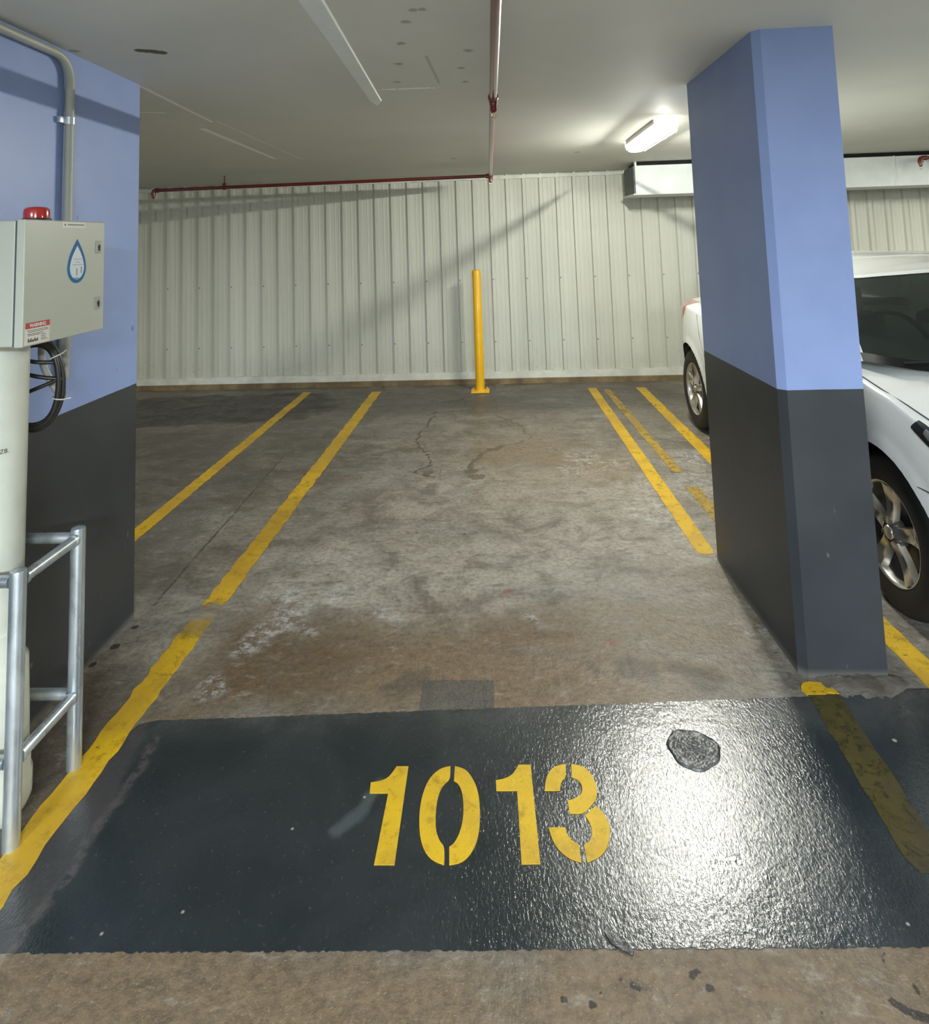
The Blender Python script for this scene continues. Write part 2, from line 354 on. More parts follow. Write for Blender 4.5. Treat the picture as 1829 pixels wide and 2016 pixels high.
def mat_diffuser():
    t = NT('glowing_diffuser'); em = t.N.new('ShaderNodeEmission'); em.inputs[0].default_value = (1, 0.99, 0.86, 1); em.inputs[1].default_value = 7.0
    tr = t.N.new('ShaderNodeBsdfTransparent'); mx = t.N.new('ShaderNodeMixShader'); mx.inputs[0].default_value = 0.5
    t.L.new(tr.outputs[0], mx.inputs[1]); t.L.new(em.outputs[0], mx.inputs[2]); t.L.new(mx.outputs[0], t.out.inputs[0]); return t.m

M = dict(
    floor=mat_floor(), band=mat_band(), pillar=mat_pillar(), ceiling=mat_ceiling(), sheet=mat_sheet(), galv=mat_galv(), diffuser=mat_diffuser(),
    kerb=simple('dusty_concrete_kerb', (0.20, 0.145, 0.075), 0.8, bump=0.4, bscale=40, var=0.35),
    trim=simple('white_base_track', (0.66, 0.67, 0.60), 0.45, var=0.12),
    wall=simple('painted_block', (0.42, 0.43, 0.42), 0.8, var=0.1),
    yellow=mat_paint_mark('yellow_line_paint', (0.62, 0.385, 0.008), 0.36, 0.42),
    yellow_left=mat_paint_mark('yellow_line_paint_scraped', (0.62, 0.385, 0.008), 0.36, 0.42, ys=[(2.97, 3.10, 0.97), (2.85, 3.02, 0.55), (3.3, 4.3, 0.12)]),
    faded=mat_paint_mark('faded_yellow_line_paint', (0.42, 0.28, 0.035), 0.36, 0.52),
    ghost=mat_paint_mark('yellow_paint_under_dark_film', (0.075, 0.062, 0.014), 0.30, 0.52, 0.3),
    number=mat_paint_mark('yellow_stencil_paint', (0.66, 0.415, 0.008), 0.24, 0.30, 0.42),
    bollard=simple('yellow_powder_coat', (0.85, 0.47, 0.004), 0.32, coat=0.3, var=0.03),
    red=simple('red_pipe_paint', (0.13, 0.012, 0.012), 0.25, coat=0.5, var=0.15),
    brass=simple('brass', (0.55, 0.42, 0.2), 0.3, 0.9),
    duct=simple('white_duct_metal', (0.66, 0.71, 0.70), 0.45, var=0.05),
    duct_dark=simple('raw_duct_edge', (0.10, 0.11, 0.11), 0.6, var=0.3),
    black=simple('black_gap_shade', (0.004, 0.004, 0.004), 0.9),
    conduit=simple('grey_plastic_conduit', (0.36, 0.375, 0.33), 0.45, var=0.06),
    pvc=simple('cream_plastic_pipe', (0.56, 0.58, 0.50), 0.40, var=0.08),
    cab=simple('grey_enclosure_enamel', (0.40, 0.42, 0.36), 0.38, bump=0.05, bscale=200),
    seal=simple('dark_rubber_seal', (0.05, 0.06, 0.07), 0.7),
    lock=simple('grey_lock_plate', (0.30, 0.315, 0.28), 0.35),
    dark=simple('dark_plastic', (0.02, 0.02, 0.022), 0.5),
    white_lbl=simple('label_paper', (0.62, 0.60, 0.54), 0.5), pale_lbl=simple('pale_label', (0.55, 0.60, 0.64), 0.45),
    blue_lbl=simple('blue_print', (0.003, 0.115, 0.30), 0.5, spec=0.2), red_lbl=simple('red_print', (0.42, 0.03, 0.03), 0.4), ink=simple('black_ink', (0.05, 0.045, 0.045), 0.6), grey_ink=simple('grey_ink', (0.20, 0.24, 0.25), 0.6),
    beacon=simple('red_beacon_lens', (0.42, 0.015, 0.008), 0.15, coat=1.0),
    hose=simple('black_hose_rubber', (0.022, 0.020, 0.018), 0.38), hose_brown=simple('dusty_hose_rubber', (0.06, 0.048, 0.03), 0.5),
    tie=simple('white_cable_tie', (0.62, 0.62, 0.56), 0.4),
    strip=simple('pale_cover_strip', (0.74, 0.79, 0.77), 0.5, var=0.03),
    fixture=simple('white_fixture_enamel', (0.62, 0.62, 0.58), 0.4),
    patch=simple('rough_tar_patch', (0.034, 0.038, 0.040), 0.38, bump=1.0, bscale=60, var=0.6, spec=0.7),
    rubble=simple('broken_concrete', (0.10, 0.088, 0.068), 0.9, bump=0.8, bscale=60, var=0.4),
    car=simple('white_car_paint', (0.80, 0.82, 0.80), 0.28, coat=1.0),
    carglass=mat_glass('tinted_car_glass', (0.008, 0.013, 0.012), 0.80),
    carblack=simple('black_car_trim', (0.006, 0.006, 0.007), 0.5, spec=0.3),
    under=simple('black_underbody', (0.004, 0.004, 0.004), 0.9), tyre=simple('tyre_rubber', (0.010, 0.010, 0.010), 0.65),
    alloy=simple('silver_alloy', (0.56, 0.54, 0.49), 0.27, 0.85), disc=simple('brake_disc_steel', (0.16, 0.15, 0.14), 0.4, 0.9),
    tail=simple('red_tail_lens', (0.40, 0.03, 0.03), 0.2, coat=1.0), lampglass=simple('headlamp_lens', (0.42, 0.43, 0.43), 0.08, 0.6, coat=1.0), lampdark=simple('headlamp_bezel', (0.02, 0.02, 0.022), 0.2, coat=1.0),
    seat=simple('dark_seat_fabric', (0.035, 0.038, 0.038), 0.8), sticker=simple('pale_green_sticker', (0.45, 0.72, 0.66), 0.5), seam=simple('panel_gap', (0.06, 0.065, 0.07), 0.7),
)

# ------------------------------------------------------------------ setting
def build_floor():
    import numpy as np
    def steps(*seg):
        out = []
        for a, b, d in seg: out += list(np.arange(a, b - 1e-6, d))
        return out
    xs = np.array(steps((-9, -4.5, 0.5), (-4.5, -1.9, 0.04), (-1.9, 1.7, 0.012), (1.7, 3.0, 0.1), (3.0, 9, 0.5)) + [9.0])
    ys = np.array(steps((-6, 1.2, 0.4), (1.2, 1.7, 0.008), (1.7, 2.3, 0.1), (2.3, 3.2, 0.012), (3.2, 7.4, 0.025), (7.4, 7.9, 0.25)) + [7.9])
    XX, YY = np.meshgrid(xs, ys); nx, ny = len(xs), len(ys)
    rs = np.random.RandomState(4)
    def vnoise(sc, seed):
        r = np.random.RandomState(seed); T = r.rand(64, 64); u = (XX + 20) * sc; v = (YY + 20) * sc
        i = np.floor(u).astype(int); j = np.floor(v).astype(int); fu = u - i; fv = v - j; fu = fu * fu * (3 - 2 * fu); fv = fv * fv * (3 - 2 * fv)
        g_ = lambda a, b: T[a % 64, b % 64]
        return (g_(i, j) * (1 - fu) + g_(i + 1, j) * fu) * (1 - fv) + (g_(i, j + 1) * (1 - fu) + g_(i + 1, j + 1) * fu) * fv - 0.5
    def warp(amp, sc, sd): return XX + amp * (vnoise(sc, sd) + 0.5 * vnoise(sc * 2.3, sd + 1)), YY + amp * (vnoise(sc, sd + 2) + 0.5 * vnoise(sc * 2.3, sd + 3))
    P = warp(0.16, 5, 1); Pf = warp(0.05, 16, 11); P0 = (XX, YY)
    def dist(P_, pts):
        best = np.full(XX.shape, 9.0)
        pts = list(pts)
        if len(pts) == 1: pts = pts * 2
        for a, b in zip(pts[:-1], pts[1:]):
            dx, dy = b[0] - a[0], b[1] - a[1]; L2 = dx * dx + dy * dy
            h = 0 if L2 < 1e-12 else np.clip(((P_[0] - a[0]) * dx + (P_[1] - a[1]) * dy) / L2, 0, 1)
            best = np.minimum(best, np.hypot(P_[0] - a[0] - h * dx, P_[1] - a[1] - h * dy))
        return best
    def blobs(P_, lst):
        best = np.full(XX.shape, 9.0)
        for x, y, r in lst: best = np.minimum(best, np.hypot(P_[0] - x, P_[1] - y) - r)
        return best
    def soft(d, w_, s_): u = np.clip((d - w_) / s_, 0, 1); return 1 - u * u * (3 - 2 * u)
    mx = np.maximum; mn = np.minimum
    brown = mx(soft(dist(P, [(-1.0, 2.62), (-0.3, 2.68), (0.10, 2.6)]), 0.16, 0.34), 0.5 * soft(dist(P, [(-1.5, 2.6), (-1.45, 1.7)]), 0.1, 0.2))
    brown = mx(brown, 0.75 * soft(dist(P, [(-1.5, 1.4), (1.5, 1.4)]), 0.15, 0.2))
    tan = mx(0.8 * soft(dist(P, [(-0.35, 2.5), (0.2, 2.45), (0.55, 2.7)]), 0.12, 0.35), soft(blobs(P, [(0.25, 4.95, 0.25), (0.6, 4.6, 0.2), (0.3, 4.3, 0.12), (0.75, 4.2, 0.1)]), 0, 0.45))
    tan = mx(tan, 0.45 * soft(dist(P, [(0.5, 2.6), (0.9, 3.0)]), 0.1, 0.4))
    tan = mx(tan, 0.6 * soft(dist(P, [(-1.3, 1.45), (1.3, 1.40)]), 0.05, 0.25))
    pale = mx(soft(dist(P, [(-0.8, 3.25), (-0.1, 3.3), (0.4, 3.5), (0.9, 3.6)]), 0.15, 0.5), 0.7 * soft(dist(P, [(-1.5, 3.2), (-1.5, 2.9), (-1.3, 2.6)]), 0.05, 0.25))
    pale = mx(pale, 0.8 * soft(dist(P, [(-0.2, 4.2), (0.9, 4.0)]), 0.2, 0.5))
    white = soft(blobs(P, [(-1.1, 3.04, 0.03), (-0.98, 3.0, 0.05), (-0.96, 2.84, 0.05), (-1.0, 2.70, 0.04), (-0.86, 2.76, 0.01), (-1.07, 2.46, 0.035), (-0.5, 2.95, 0.02), (0.1, 2.85, 0.01), (-0.78, 3.1, 0.03), (0.95, 2.85, 0.02), (1.0, 2.65, 0.0)]), 0, 0.07)
    white = mx(white, 0.9 * soft(blobs(P, [(0.5, 4.6, 0.03), (0.86, 4.3, 0.03), (1.35, 4.8, 0.1), (1.3, 4.3, 0.12), (0.8, 4.7, 0.03), (0.9, 3.9, 0.1), (-0.155, 6.9, 0.12), (0.1, 6.88, 0.05), (0.6, 4.85, 0.04)]), 0, 0.20))
    damp = mx(soft(dist(P, [(-4.5, 6.40), (-3.3, 6.40), (-2.1, 6.5)]), 0.50, 0.14), 0.6 * soft(dist(P, [(-2.4, 6.6), (-0.9, 6.6), (1.4, 6.6)]), 0.25, 0.5))
    damp = mx(damp, 0.5 * soft(dist(P, [(-3.6, 5.2), (-2.6, 5.3), (-2.0, 4.4), (-2.2, 3.6), (-1.85, 3.1)]), 0.2, 0.5))
    damp = mx(damp, 0.35 * soft(dist(P, [(-1.7, 5.8), (-1.4, 4.8)]), 0.1, 0.5)); damp = mx(damp, 0.55 * soft(dist(P, [(-1.45, 2.45), (-1.4, 1.7)]), 0.1, 0.15))
    dust = mx(soft(dist(P, [(-1.60, 2.95), (-1.60, 2.3)]), 0.012, 0.03), soft(dist(P, [(1.03, 3.4), (1.04, 2.5)]), 0.01, 0.04))
    dust = mx(dust, 0.9 * soft(dist(P0, [(-1.175, 1.585), (-1.165, 1.30)]), 0.010, 0.008))
    dust = mx(dust, 0.7 * soft(blobs(Pf, [(0.0, 5.5, 0.05), (-0.3, 5.15, 0.07), (-0.3, 5.65, 0.05), (0.15, 5.45, 0.03), (0.3, 5.6, 0.04)]), 0, 0.10))
    crack = dist(Pf, [(-0.62, 6.5), (-0.75, 6.35), (-0.55, 6.15), (-0.60, 5.8), (-0.66, 5.3), (-0.52, 5.0), (-0.46, 4.75), (-0.58, 4.6), (-0.42, 4.5)])
    crack = mn(crack, dist(Pf, [(-0.75, 6.6), (-0.5, 6.45), (-0.25, 6.7)])); crack = mn(crack, dist(P, [(-0.5, 5.05), (-0.38, 4.85), (-0.40, 4.55)]) + 0.004)
    crack = mn(crack, dist(P0, [(-1.62, 5.0), (-1.595, 4.05), (-1.585, 3.5), (-1.57, 3.0)]) + 0.003)
    crack = mn(crack, dist(Pf, [(-0.26, 4.66), (-0.17, 4.42), (-0.10, 4.46), (-0.13, 4.60)]) + 0.006); crack = mn(crack, dist(Pf, [(-0.21, 4.66), (-0.13, 4.95)]) + 0.004)
    tyre = dist(P0, [(-0.95, 3.72), (-0.75, 3.62), (-0.55, 3.40), (-0.42, 3.2), (-0.36, 3.05)]); tyre = mn(tyre, dist(P0, [(-0.45, 4.25), (-0.2, 3.9), (0.0, 3.55), (0.06, 3.4)]))
    tyre = mn(tyre, dist(P0, [(-0.14, 4.15), (0.05, 3.82), (0.25, 3.58), (0.45, 3.4)]) + 0.02)
    dots = blobs(P0, [(0.443, 3.64, 0.011), (-0.743, 3.69, 0.007), (-0.46, 3.67, 0.008), (-0.30, 3.37, 0.008), (-0.196, 3.65, 0.007), (-1.575, 2.71, 0.018), (-1.565, 2.84, 0.014), (-1.6, 2.6, 0.015),
        (0.221, 1.546, 0.004), (0.246, 1.535, 0.007), (0.378, 1.555, 0.008), (0.396, 1.562, 0.006), (0.408, 1.531, 0.008), (0.097, 1.508, 0.007), (0.156, 1.499, 0.008), (0.26, 1.53, 0.005), (0.178, 1.52, 0.003), (0.29, 1.59, 0.003), (0.62, 1.49, 0.003), (0.05, 1.55, 0.002)])
    for a, b, r in (((0.772, 1.510), (0.795, 1.492), 0.007), ((0.805, 1.487), (0.83, 1.480), 0.008), ((0.835, 1.54), (0.84, 1.515), 0.003), ((0.81, 1.60), (0.80, 1.585), 0.002)): dots = mn(dots, dist(P0, [a, b]) - r)
    red = blobs(Pf, [(0.023, 3.06, 0.018), (0.41, 2.71, 0.010)]); red = mn(red, dist(P0, [(0.023, 3.04), (0.009, 2.35)]) + 0.012)
    red = mn(red, dist(Pf, [(-0.22, 2.52), (-0.15, 2.52)]) + 0.004)
    stain = blobs(Pf, [(-0.19, 4.6, 0.04), (-0.14, 4.5, 0.045), (-0.47, 4.58, 0.03)]); stain = mn(stain, dist(Pf, [(-0.2, 4.65), (-0.12, 4.95), (0.05, 5.12)]) - 0.012); stain = mn(stain, dist(Pf, [(0.05, 5.1), (0.27, 5.28), (0.22, 5.6), (0.0, 6.0)]) - 0.002)
    scuff = blobs(P, [(-0.46, 4.28, 0.03), (-0.34, 2.47, 0.03), (-0.42, 2.50, 0.02), (-0.30, 2.53, 0.0), (0.5, 2.55, 0.08), (0.72, 2.50, 0.05), (-1.9, 4.9, 0.0), (-2.2, 3.9, 0.03), (0.3, 2.6, 0.0)])
    V = np.stack([XX.ravel(), YY.ravel(), np.zeros(XX.size)], 1); N = XX.size
    I = (np.arange(ny - 1)[:, None] * nx + np.arange(nx - 1)[None, :]).ravel(); F = np.stack([I, I + 1, I + nx + 1, I + nx], 1)
    # sides and underside make it a slab
    bx_ = np.array([[-9, -6, -.1], [9, -6, -.1], [9, 7.9, -.1], [-9, 7.9, -.1]]); V = np.vstack([V, bx_])
    c0, c1, c2, c3 = 0, nx - 1, nx * ny - 1, nx * (ny - 1)
    faces = F.tolist() + [[N + 3, N + 2, N + 1, N], [c0, N, N + 1] + list(range(nx - 1, 0, -1)), [c1, N + 1, N + 2] + [k * nx + nx - 1 for k in range(ny - 1, 0, -1)], [c2, N + 2, N + 3] + [c3 + k for k in range(0, nx - 1)], [c3, N + 3, N] + [k * nx for k in range(0, ny - 1)]]
    me = bpy.data.meshes.new('floor'); me.from_pydata(V.tolist(), [], faces); me.materials.append(M['floor'])
    for nm, ch in (('marks_warm', (brown, tan, pale)), ('marks_tone', (white, damp, dust)), ('marks_line', (crack, tyre, dots)), ('marks_spot', (red, stain, scuff))):
        a = me.attributes.new(nm, 'FLOAT_COLOR', 'POINT'); d = np.ones((N + 4, 4), dtype=np.float32); d[:, :3] = 5.0 if nm in ('marks_line', 'marks_spot') else 0.0
        for k in range(3): d[:N, k] = ch[k].ravel()
        a.data.foreach_set('color', d.ravel())
    o = bpy.data.objects.new('floor', me); C.objects.link(o); return o
struct(build_floor())
g = G()
g.add([(-9, -6, cz(-6)), (9, -6, cz(-6)), (9, 7.9, cz(7.9)), (-9, 7.9, cz(7.9)), (-9, -6, cz(-6) + 0.15), (9, -6, cz(-6) + 0.15), (9, 7.9, cz(7.9) + 0.15), (-9, 7.9, cz(7.9) + 0.15)],
      [(0, 1, 2, 3), (4, 5, 6, 7), (0, 1, 5, 4), (1, 2, 6, 5), (2, 3, 7, 6), (3, 0, 4, 7)])
struct(g.make('ceiling', M['ceiling']))
struct(G().box(-9.1, -9, -6, 7.9, 0, 2.5).make('wall_left', M['wall'])); struct(G().box(9, 9.1, -6, 7.9, 0, 2.6).make('wall_right', M['wall']))
struct(G().box(-9, 9, -6.1, -6, 0, 2.6).make('wall_front', M['wall']))

def wy(x): return 7.30 - 0.0215 * x
def back_wall():
    # one pitch of the ribbed sheet: (dx, how far it stands out)
    prof = [(-0.026, 0.0), (-0.018, 0.030), (0.018, 0.030), (0.026, 0.0), (0.070, 0.0), (0.074, 0.0022), (0.082, 0.0022), (0.086, 0.0), (0.115, 0.0), (0.119, 0.0022), (0.127, 0.0022), (0.131, 0.0)]
    pts = []; k0 = int(-9 / 0.187); 
    for k in range(k0, 48):
        for dx, h in prof:
            x = 0.032 + k * 0.187 + dx
            if -8.9 < x < 8.9: pts.append((x, wy(x) - h))
    v = []; f = []
    for x, y in pts: v += [(x, y, 0.10), (x, y, cz(7.1) - 0.002)]
    n = len(pts)
    for i in range(n - 1): f.append((2 * i, 2 * i + 2, 2 * i + 3, 2 * i + 1))
    # solid back
    b = len(v)
    v += [(pts[0][0], 7.62, 0.10), (pts[0][0], 7.62, 2.30), (pts[-1][0], 7.62, 0.10), (pts[-1][0], 7.62, 2.30)]
    f += [(b, b + 2, b + 3, b + 1), (0, 1, b + 1, b), (2 * n - 2, b + 2, b + 3, 2 * n - 1)]
    return mesh('wall_back', v, f, M['sheet'])
struct(back_wall())
def strip_y(x0, x1, d0, d1, z0, z1):
    g = G(); v = [(x, wy(x) - d, z) for x in (x0, x1) for d in (d0, d1) for z in (z0, z1)]
    return g.add(v, [(0, 1, 3, 2), (4, 6, 7, 5), (0, 4, 5, 1), (2, 3, 7, 6), (0, 2, 6, 4), (1, 5, 7, 3)])
struct(strip_y(-8.9, 8.9, 0.034, -0.05, 0.045, 0.125).make('trim_1', M['trim']))          # white track along the foot of the sheets
struct(strip_y(-8.9, 8.9, 0.034, -0.02, 2.25, 2.287).make('trim_2', M['trim']))           # angle along their top
struct(strip_y(-8.9, 8.9, 0.075, -0.30, -0.02, 0.05).make('trim_3', M['kerb']))            # low kerb

# ------------------------------------------------------------------ pillars
def pillar(name, pts, label):
    root = empty(name, (sum(p[0] for p in pts) / len(pts), sum(p[1] for p in pts) / len(pts), 0), label, 'pillar')
    n = len(pts); v = [Vector((x, y, 0)) for x, y in pts] + [Vector((x, y, cz(y))) for x, y in pts]
    f = [tuple(range(n)), tuple(range(n, 2 * n))] + [(i, (i + 1) % n, (i + 1) % n + n, i + n) for i in range(n)]
    g = G(); g.add(v, f); return root, g
root, g = pillar('concrete_pillar', [(1.052, 2.515), (1.078, 2.489), (1.352, 2.484), (1.352, 3.34), (1.052, 3.34)], 'free-standing blue and charcoal painted pillar in front of the white car')
o = under(root, g, 'shaft', M['pillar'])
root2, g = pillar('concrete_pillar', [(-1.61, 1.30), (-1.61, 2.91), (-2.0, 2.91), (-2.0, 1.30)], 'blue and charcoal painted pillar behind the grey control cabinet and guard rail')
under(root2, g, 'shaft', M['pillar'])
# broken concrete at the foot of the free-standing pillar
def rubble(x0, x1, y0, y1, h, seed):
    rnd = random.Random(seed); g = G(); nx, ny = 26, 8; vs_ = []
    for i in range(nx + 1):
        for j in range(ny + 1):
            u, q = i / nx, j / ny; e = math.sin(PI * u) ** 0.5 * (1 - q) ** 0.8
            wob = 0.016 * math.sin(u * 9 + seed) + 0.010 * math.sin(u * 23) + rnd.uniform(-0.004, 0.004)
            vs_.append((x0 + (x1 - x0) * u, y1 - (y1 - y0 + wob) * q, max(0.0, h * e * (0.6 + 0.8 * rnd.random())) + (0.0015 if q < 1 else -0.002)))
    fs = [(i * (ny + 1) + j, (i + 1) * (ny + 1) + j, (i + 1) * (ny + 1) + j + 1, i * (ny + 1) + j + 1) for i in range(nx) for j in range(ny)]
    return g.add(vs_, fs)
g = rubble(1.10, 1.40, 2.425, 2.487, 0.012, 3)
tag(g.make('concrete_rubble', M['rubble'], smooth=True), 'crumbled grey concrete edge at the foot of the free-standing pillar', 'rubble')

# ------------------------------------------------------------------ floor markings
def flat(name, pts, z, mat, label, cat, group=None, sub=0):
    bm = bmesh.new(); vv = [bm.verts.new((x, y, z)) for x, y in pts]; bm.faces.new(vv); vb = [bm.verts.new((x, y, 0.0)) for x, y in pts]
    n = len(pts)
    for i in range(n): bm.faces.new((vv[i], vb[i], vb[(i + 1) % n], vv[(i + 1) % n]))
    me = bpy.data.meshes.new(name); bmesh.ops.recalc_face_normals(bm, faces=bm.faces); bm.to_mesh(me); bm.free(); me.materials.append(mat)
    o = bpy.data.objects.new(name, me); C.objects.link(o)
    if label: tag(o, label, cat, group)
    return o
def rag(p, q, n, amp, seed):
    r = random.Random(seed); out = []
    for i in range(n):
        u = i / n; out.append((p[0] + (q[0] - p[0]) * u + r.uniform(-amp, amp) * 0.3, p[1] + (q[1] - p[1]) * u + r.uniform(-amp, amp)))
    return out
band = rag((-1.60, 1.583), (2.6, 1.632), 520, 0.0028, 1) + rag((2.6, 1.632), (2.6, 2.46), 2, 0, 2) + [(2.6, 2.46)] + rag((1.38, 2.428), (1.34, 2.40), 2, 0, 3) + rag((1.30, 2.385), (1.10, 2.40), 20, 0.012, 9) + rag((1.045, 2.395), (-1.20, 2.302), 260, 0.0022, 4) + rag((-1.20, 2.302), (-1.265, 2.28), 3, 0.0, 5) + [(-1.275, 2.20), (-1.262, 2.0), (-1.27, 1.85), (-1.33, 1.72), (-1.6, 1.70)]
flat('painted_band', band, 0.0012, M['band'], 'glossy dark slate painted band across the floor under the number 1013', 'floor paint')
def line(xa, ya, xb, yb, wd, mat, label, z=0.0024, seed=1, group=None, rough=0.004, cap0=0.0, cap1=0.0):
    n = max(6, int(abs(yb - ya) / 0.04)); r = random.Random(seed); L_ = []; R_ = []
    for i in range(n + 1):
        u = i / n; x = xa + (xb - xa) * u; y = ya + (yb - ya) * u
        c = (cap0 if i == 0 else cap1 if i == n else 0)
        L_.append((x - wd / 2 + c + r.uniform(-rough, rough), y)); R_.append((x + wd / 2 - c + r.uniform(-rough, rough), y))
    return flat('parking_line', L_ + R_[::-1], z, mat, label, 'parking line', group)
line(-1.31, 1.45, -1.262, 7.0, 0.100, M['yellow_left'], 'worn yellow line left of the number 1013, from the guard rail to the far wall', seed=11, rough=0.006)
line(-2.06, 2.6, -2.02, 7.05, 0.088, M['yellow'], 'yellow line furthest left, emerging from behind the left pillar', seed=12)
line(1.018, 3.39, 1.006, 6.93, 0.088, M['yellow'], 'bright yellow line ending at the left side of the free-standing pillar', seed=13, rough=0.002, cap0=0.015)
line(1.195, 4.50, 1.145, 6.85, 0.070, M['faded'], 'far length of the faded ochre line beside the bright yellow line', seed=14, z=0.0022, rough=0.002)
line(1.225, 3.55, 1.205, 4.25, 0.080, M['faded'], 'near length of the faded ochre line next to the free-standing pillar', seed=15, z=0.0022, rough=0.002)
line(1.505, 1.9, 1.50, 6.90, 0.095, M['yellow'], 'yellow line running beside the wheels of the white car', seed=16, rough=0.003)
line(1.085, 2.40, 1.04, 1.78, 0.105, M['ghost'], 'dark over-painted yellow line crossing the slate band on the right', seed=17, z=0.0026, rough=0.003, cap1=0.02)
flat('paint_fragment', [(1.03, 2.445), (1.022, 2.425), (1.030, 2.402), (1.09, 2.400), (1.105, 2.412), (1.14, 2.405), (1.135, 2.43), (1.12, 2.46), (1.07, 2.468), (1.045, 2.462)], 0.0030, M['yellow'], 'small broken yellow paint fragment at the front corner of the free-standing pillar', 'floor paint')
DIG = [('digit', 'first numeral 1', [[(-0.306, 2.107), (-0.303, 1.797), (-0.356, 1.797), (-0.353, 2.012), (-0.407, 2.012), (-0.411, 2.049), (-0.384, 2.053), (-0.359, 2.067), (-0.342, 2.107)]]),
       ('digit', 'numeral 0', [[(-0.178, 2.107), (-0.205, 2.1), (-0.233, 2.072), (-0.249, 2.029), (-0.256, 1.97), (-0.252, 1.908), (-0.242, 1.862), (-0.226, 1.828), (-0.203, 1.807), (-0.175, 1.797), (-0.177, 1.846), (-0.192, 1.862), (-0.204, 1.891), (-0.209, 1.935), (-0.209, 1.984), (-0.203, 2.021), (-0.191, 2.044), (-0.175, 2.061)],
                 [(-0.164, 2.107), (-0.131, 2.096), (-0.107, 2.06), (-0.091, 2.014), (-0.085, 1.955), (-0.086, 1.894), (-0.095, 1.85), (-0.115, 1.816), (-0.137, 1.801), (-0.162, 1.797), (-0.165, 1.846), (-0.152, 1.856), (-0.138, 1.888), (-0.131, 1.935), (-0.133, 1.984), (-0.141, 2.025), (-0.152, 2.046), (-0.164, 2.054)]]),
       ('digit', 'second numeral 1', [[(0.066, 2.111), (0.071, 1.8), (0.023, 1.799), (0.021, 2.019), (-0.039, 2.019), (-0.04, 2.055), (-0.011, 2.061), (0.012, 2.077), (0.029, 2.111)]]),
       ('digit', 'numeral 3', [[(0.172, 2.113), (0.168, 2.066), (0.152, 2.052), (0.144, 2.019), (0.101, 2.019), (0.107, 2.059), (0.123, 2.091), (0.145, 2.108)],
                 [(0.189, 2.113), (0.224, 2.105), (0.246, 2.074), (0.253, 2.028), (0.246, 1.994), (0.23, 1.973), (0.201, 1.943), (0.163, 1.945), (0.163, 1.986), (0.183, 1.991), (0.204, 2.005), (0.211, 2.028), (0.207, 2.051), (0.185, 2.066)],
                 [(0.239, 1.969), (0.259, 1.944), (0.268, 1.901), (0.255, 1.856), (0.232, 1.822), (0.191, 1.804), (0.189, 1.851), (0.207, 1.862), (0.217, 1.881), (0.216, 1.914), (0.205, 1.938)],
                 [(0.146, 1.902), (0.148, 1.884), (0.158, 1.865), (0.177, 1.851), (0.176, 1.804), (0.148, 1.813), (0.122, 1.837), (0.108, 1.865), (0.101, 1.902)]])]
nr = empty('bay_number', (-0.07, 1.95, 0), 'yellow stencilled bay number 1013 on the dark painted band', 'bay number')
def smooth_poly(p, turns=2, sharp=50):
    for _ in range(turns):
        out = []; n = len(p)
        for i in range(n):
            a, b, c = Vector(p[i - 1]), Vector(p[i]), Vector(p[(i + 1) % n])
            if (b - a).angle(c - b, 0) < math.radians(sharp): out += [tuple(b.lerp(a, 0.25)), tuple(b.lerp(c, 0.25))]
            else: out.append(tuple(b))
        p = out
    return p
for nm, lb, polys in DIG:
    g = G()
    for p in polys: g.prism(smooth_poly(p), 0.0013, 0.003)
    under(nr, g, nm, M['number'], label='yellow stencilled ' + lb)
# tar patch
g = G(); r = random.Random(5); cen = (0.572, 2.168); rings = []
vs_ = [(cen[0], cen[1], 0.0045)]; fs = []
K = 64; RN = 20
for j in range(1, RN + 1):
    for k in range(K):
        a = 2 * PI * k / K; rr = (j / RN) * (1 + 0.05 * math.sin(3 * a + 1) + 0.03 * math.sin(7 * a))
        qx, qy = (j / RN) * math.cos(a), (j / RN) * math.sin(a); hh = 0.0 if j == RN else 0.0062 if j == RN - 1 else 0.0042 + 0.0022 * math.sin(qx * 17 + 2 * math.sin(qy * 5)) * math.sin(qy * 13 + 1.5 * math.sin(qx * 7)) + r.uniform(-0.0005, 0.0005)
        vs_.append((cen[0] + 0.080 * rr * math.cos(a), cen[1] + 0.080 * rr * math.sin(a), hh))
for k in range(K): fs.append((0, 1 + k, 1 + (k + 1) % K))
for j in range(RN - 1):
    for k in range(K): fs.append((1 + j * K + k, 1 + (j + 1) * K + k, 1 + (j + 1) * K + (k + 1) % K, 1 + j * K + (k + 1) % K))
g.add(vs_, fs); tag(g.make('tar_patch', M['patch'], smooth=True), 'round rough black tar patch on the glossy band, right of the numeral 3', 'floor patch')
# dark scuffs on the near edge of the band
flat('tar_smear', [(0.205, 1.64), (0.214, 1.645), (0.232, 1.626), (0.258, 1.612), (0.264, 1.598), (0.258, 1.590), (0.240, 1.600), (0.216, 1.615)], 0.0034, M['patch'], 'small black smear on the near edge of the slate band', 'stain')

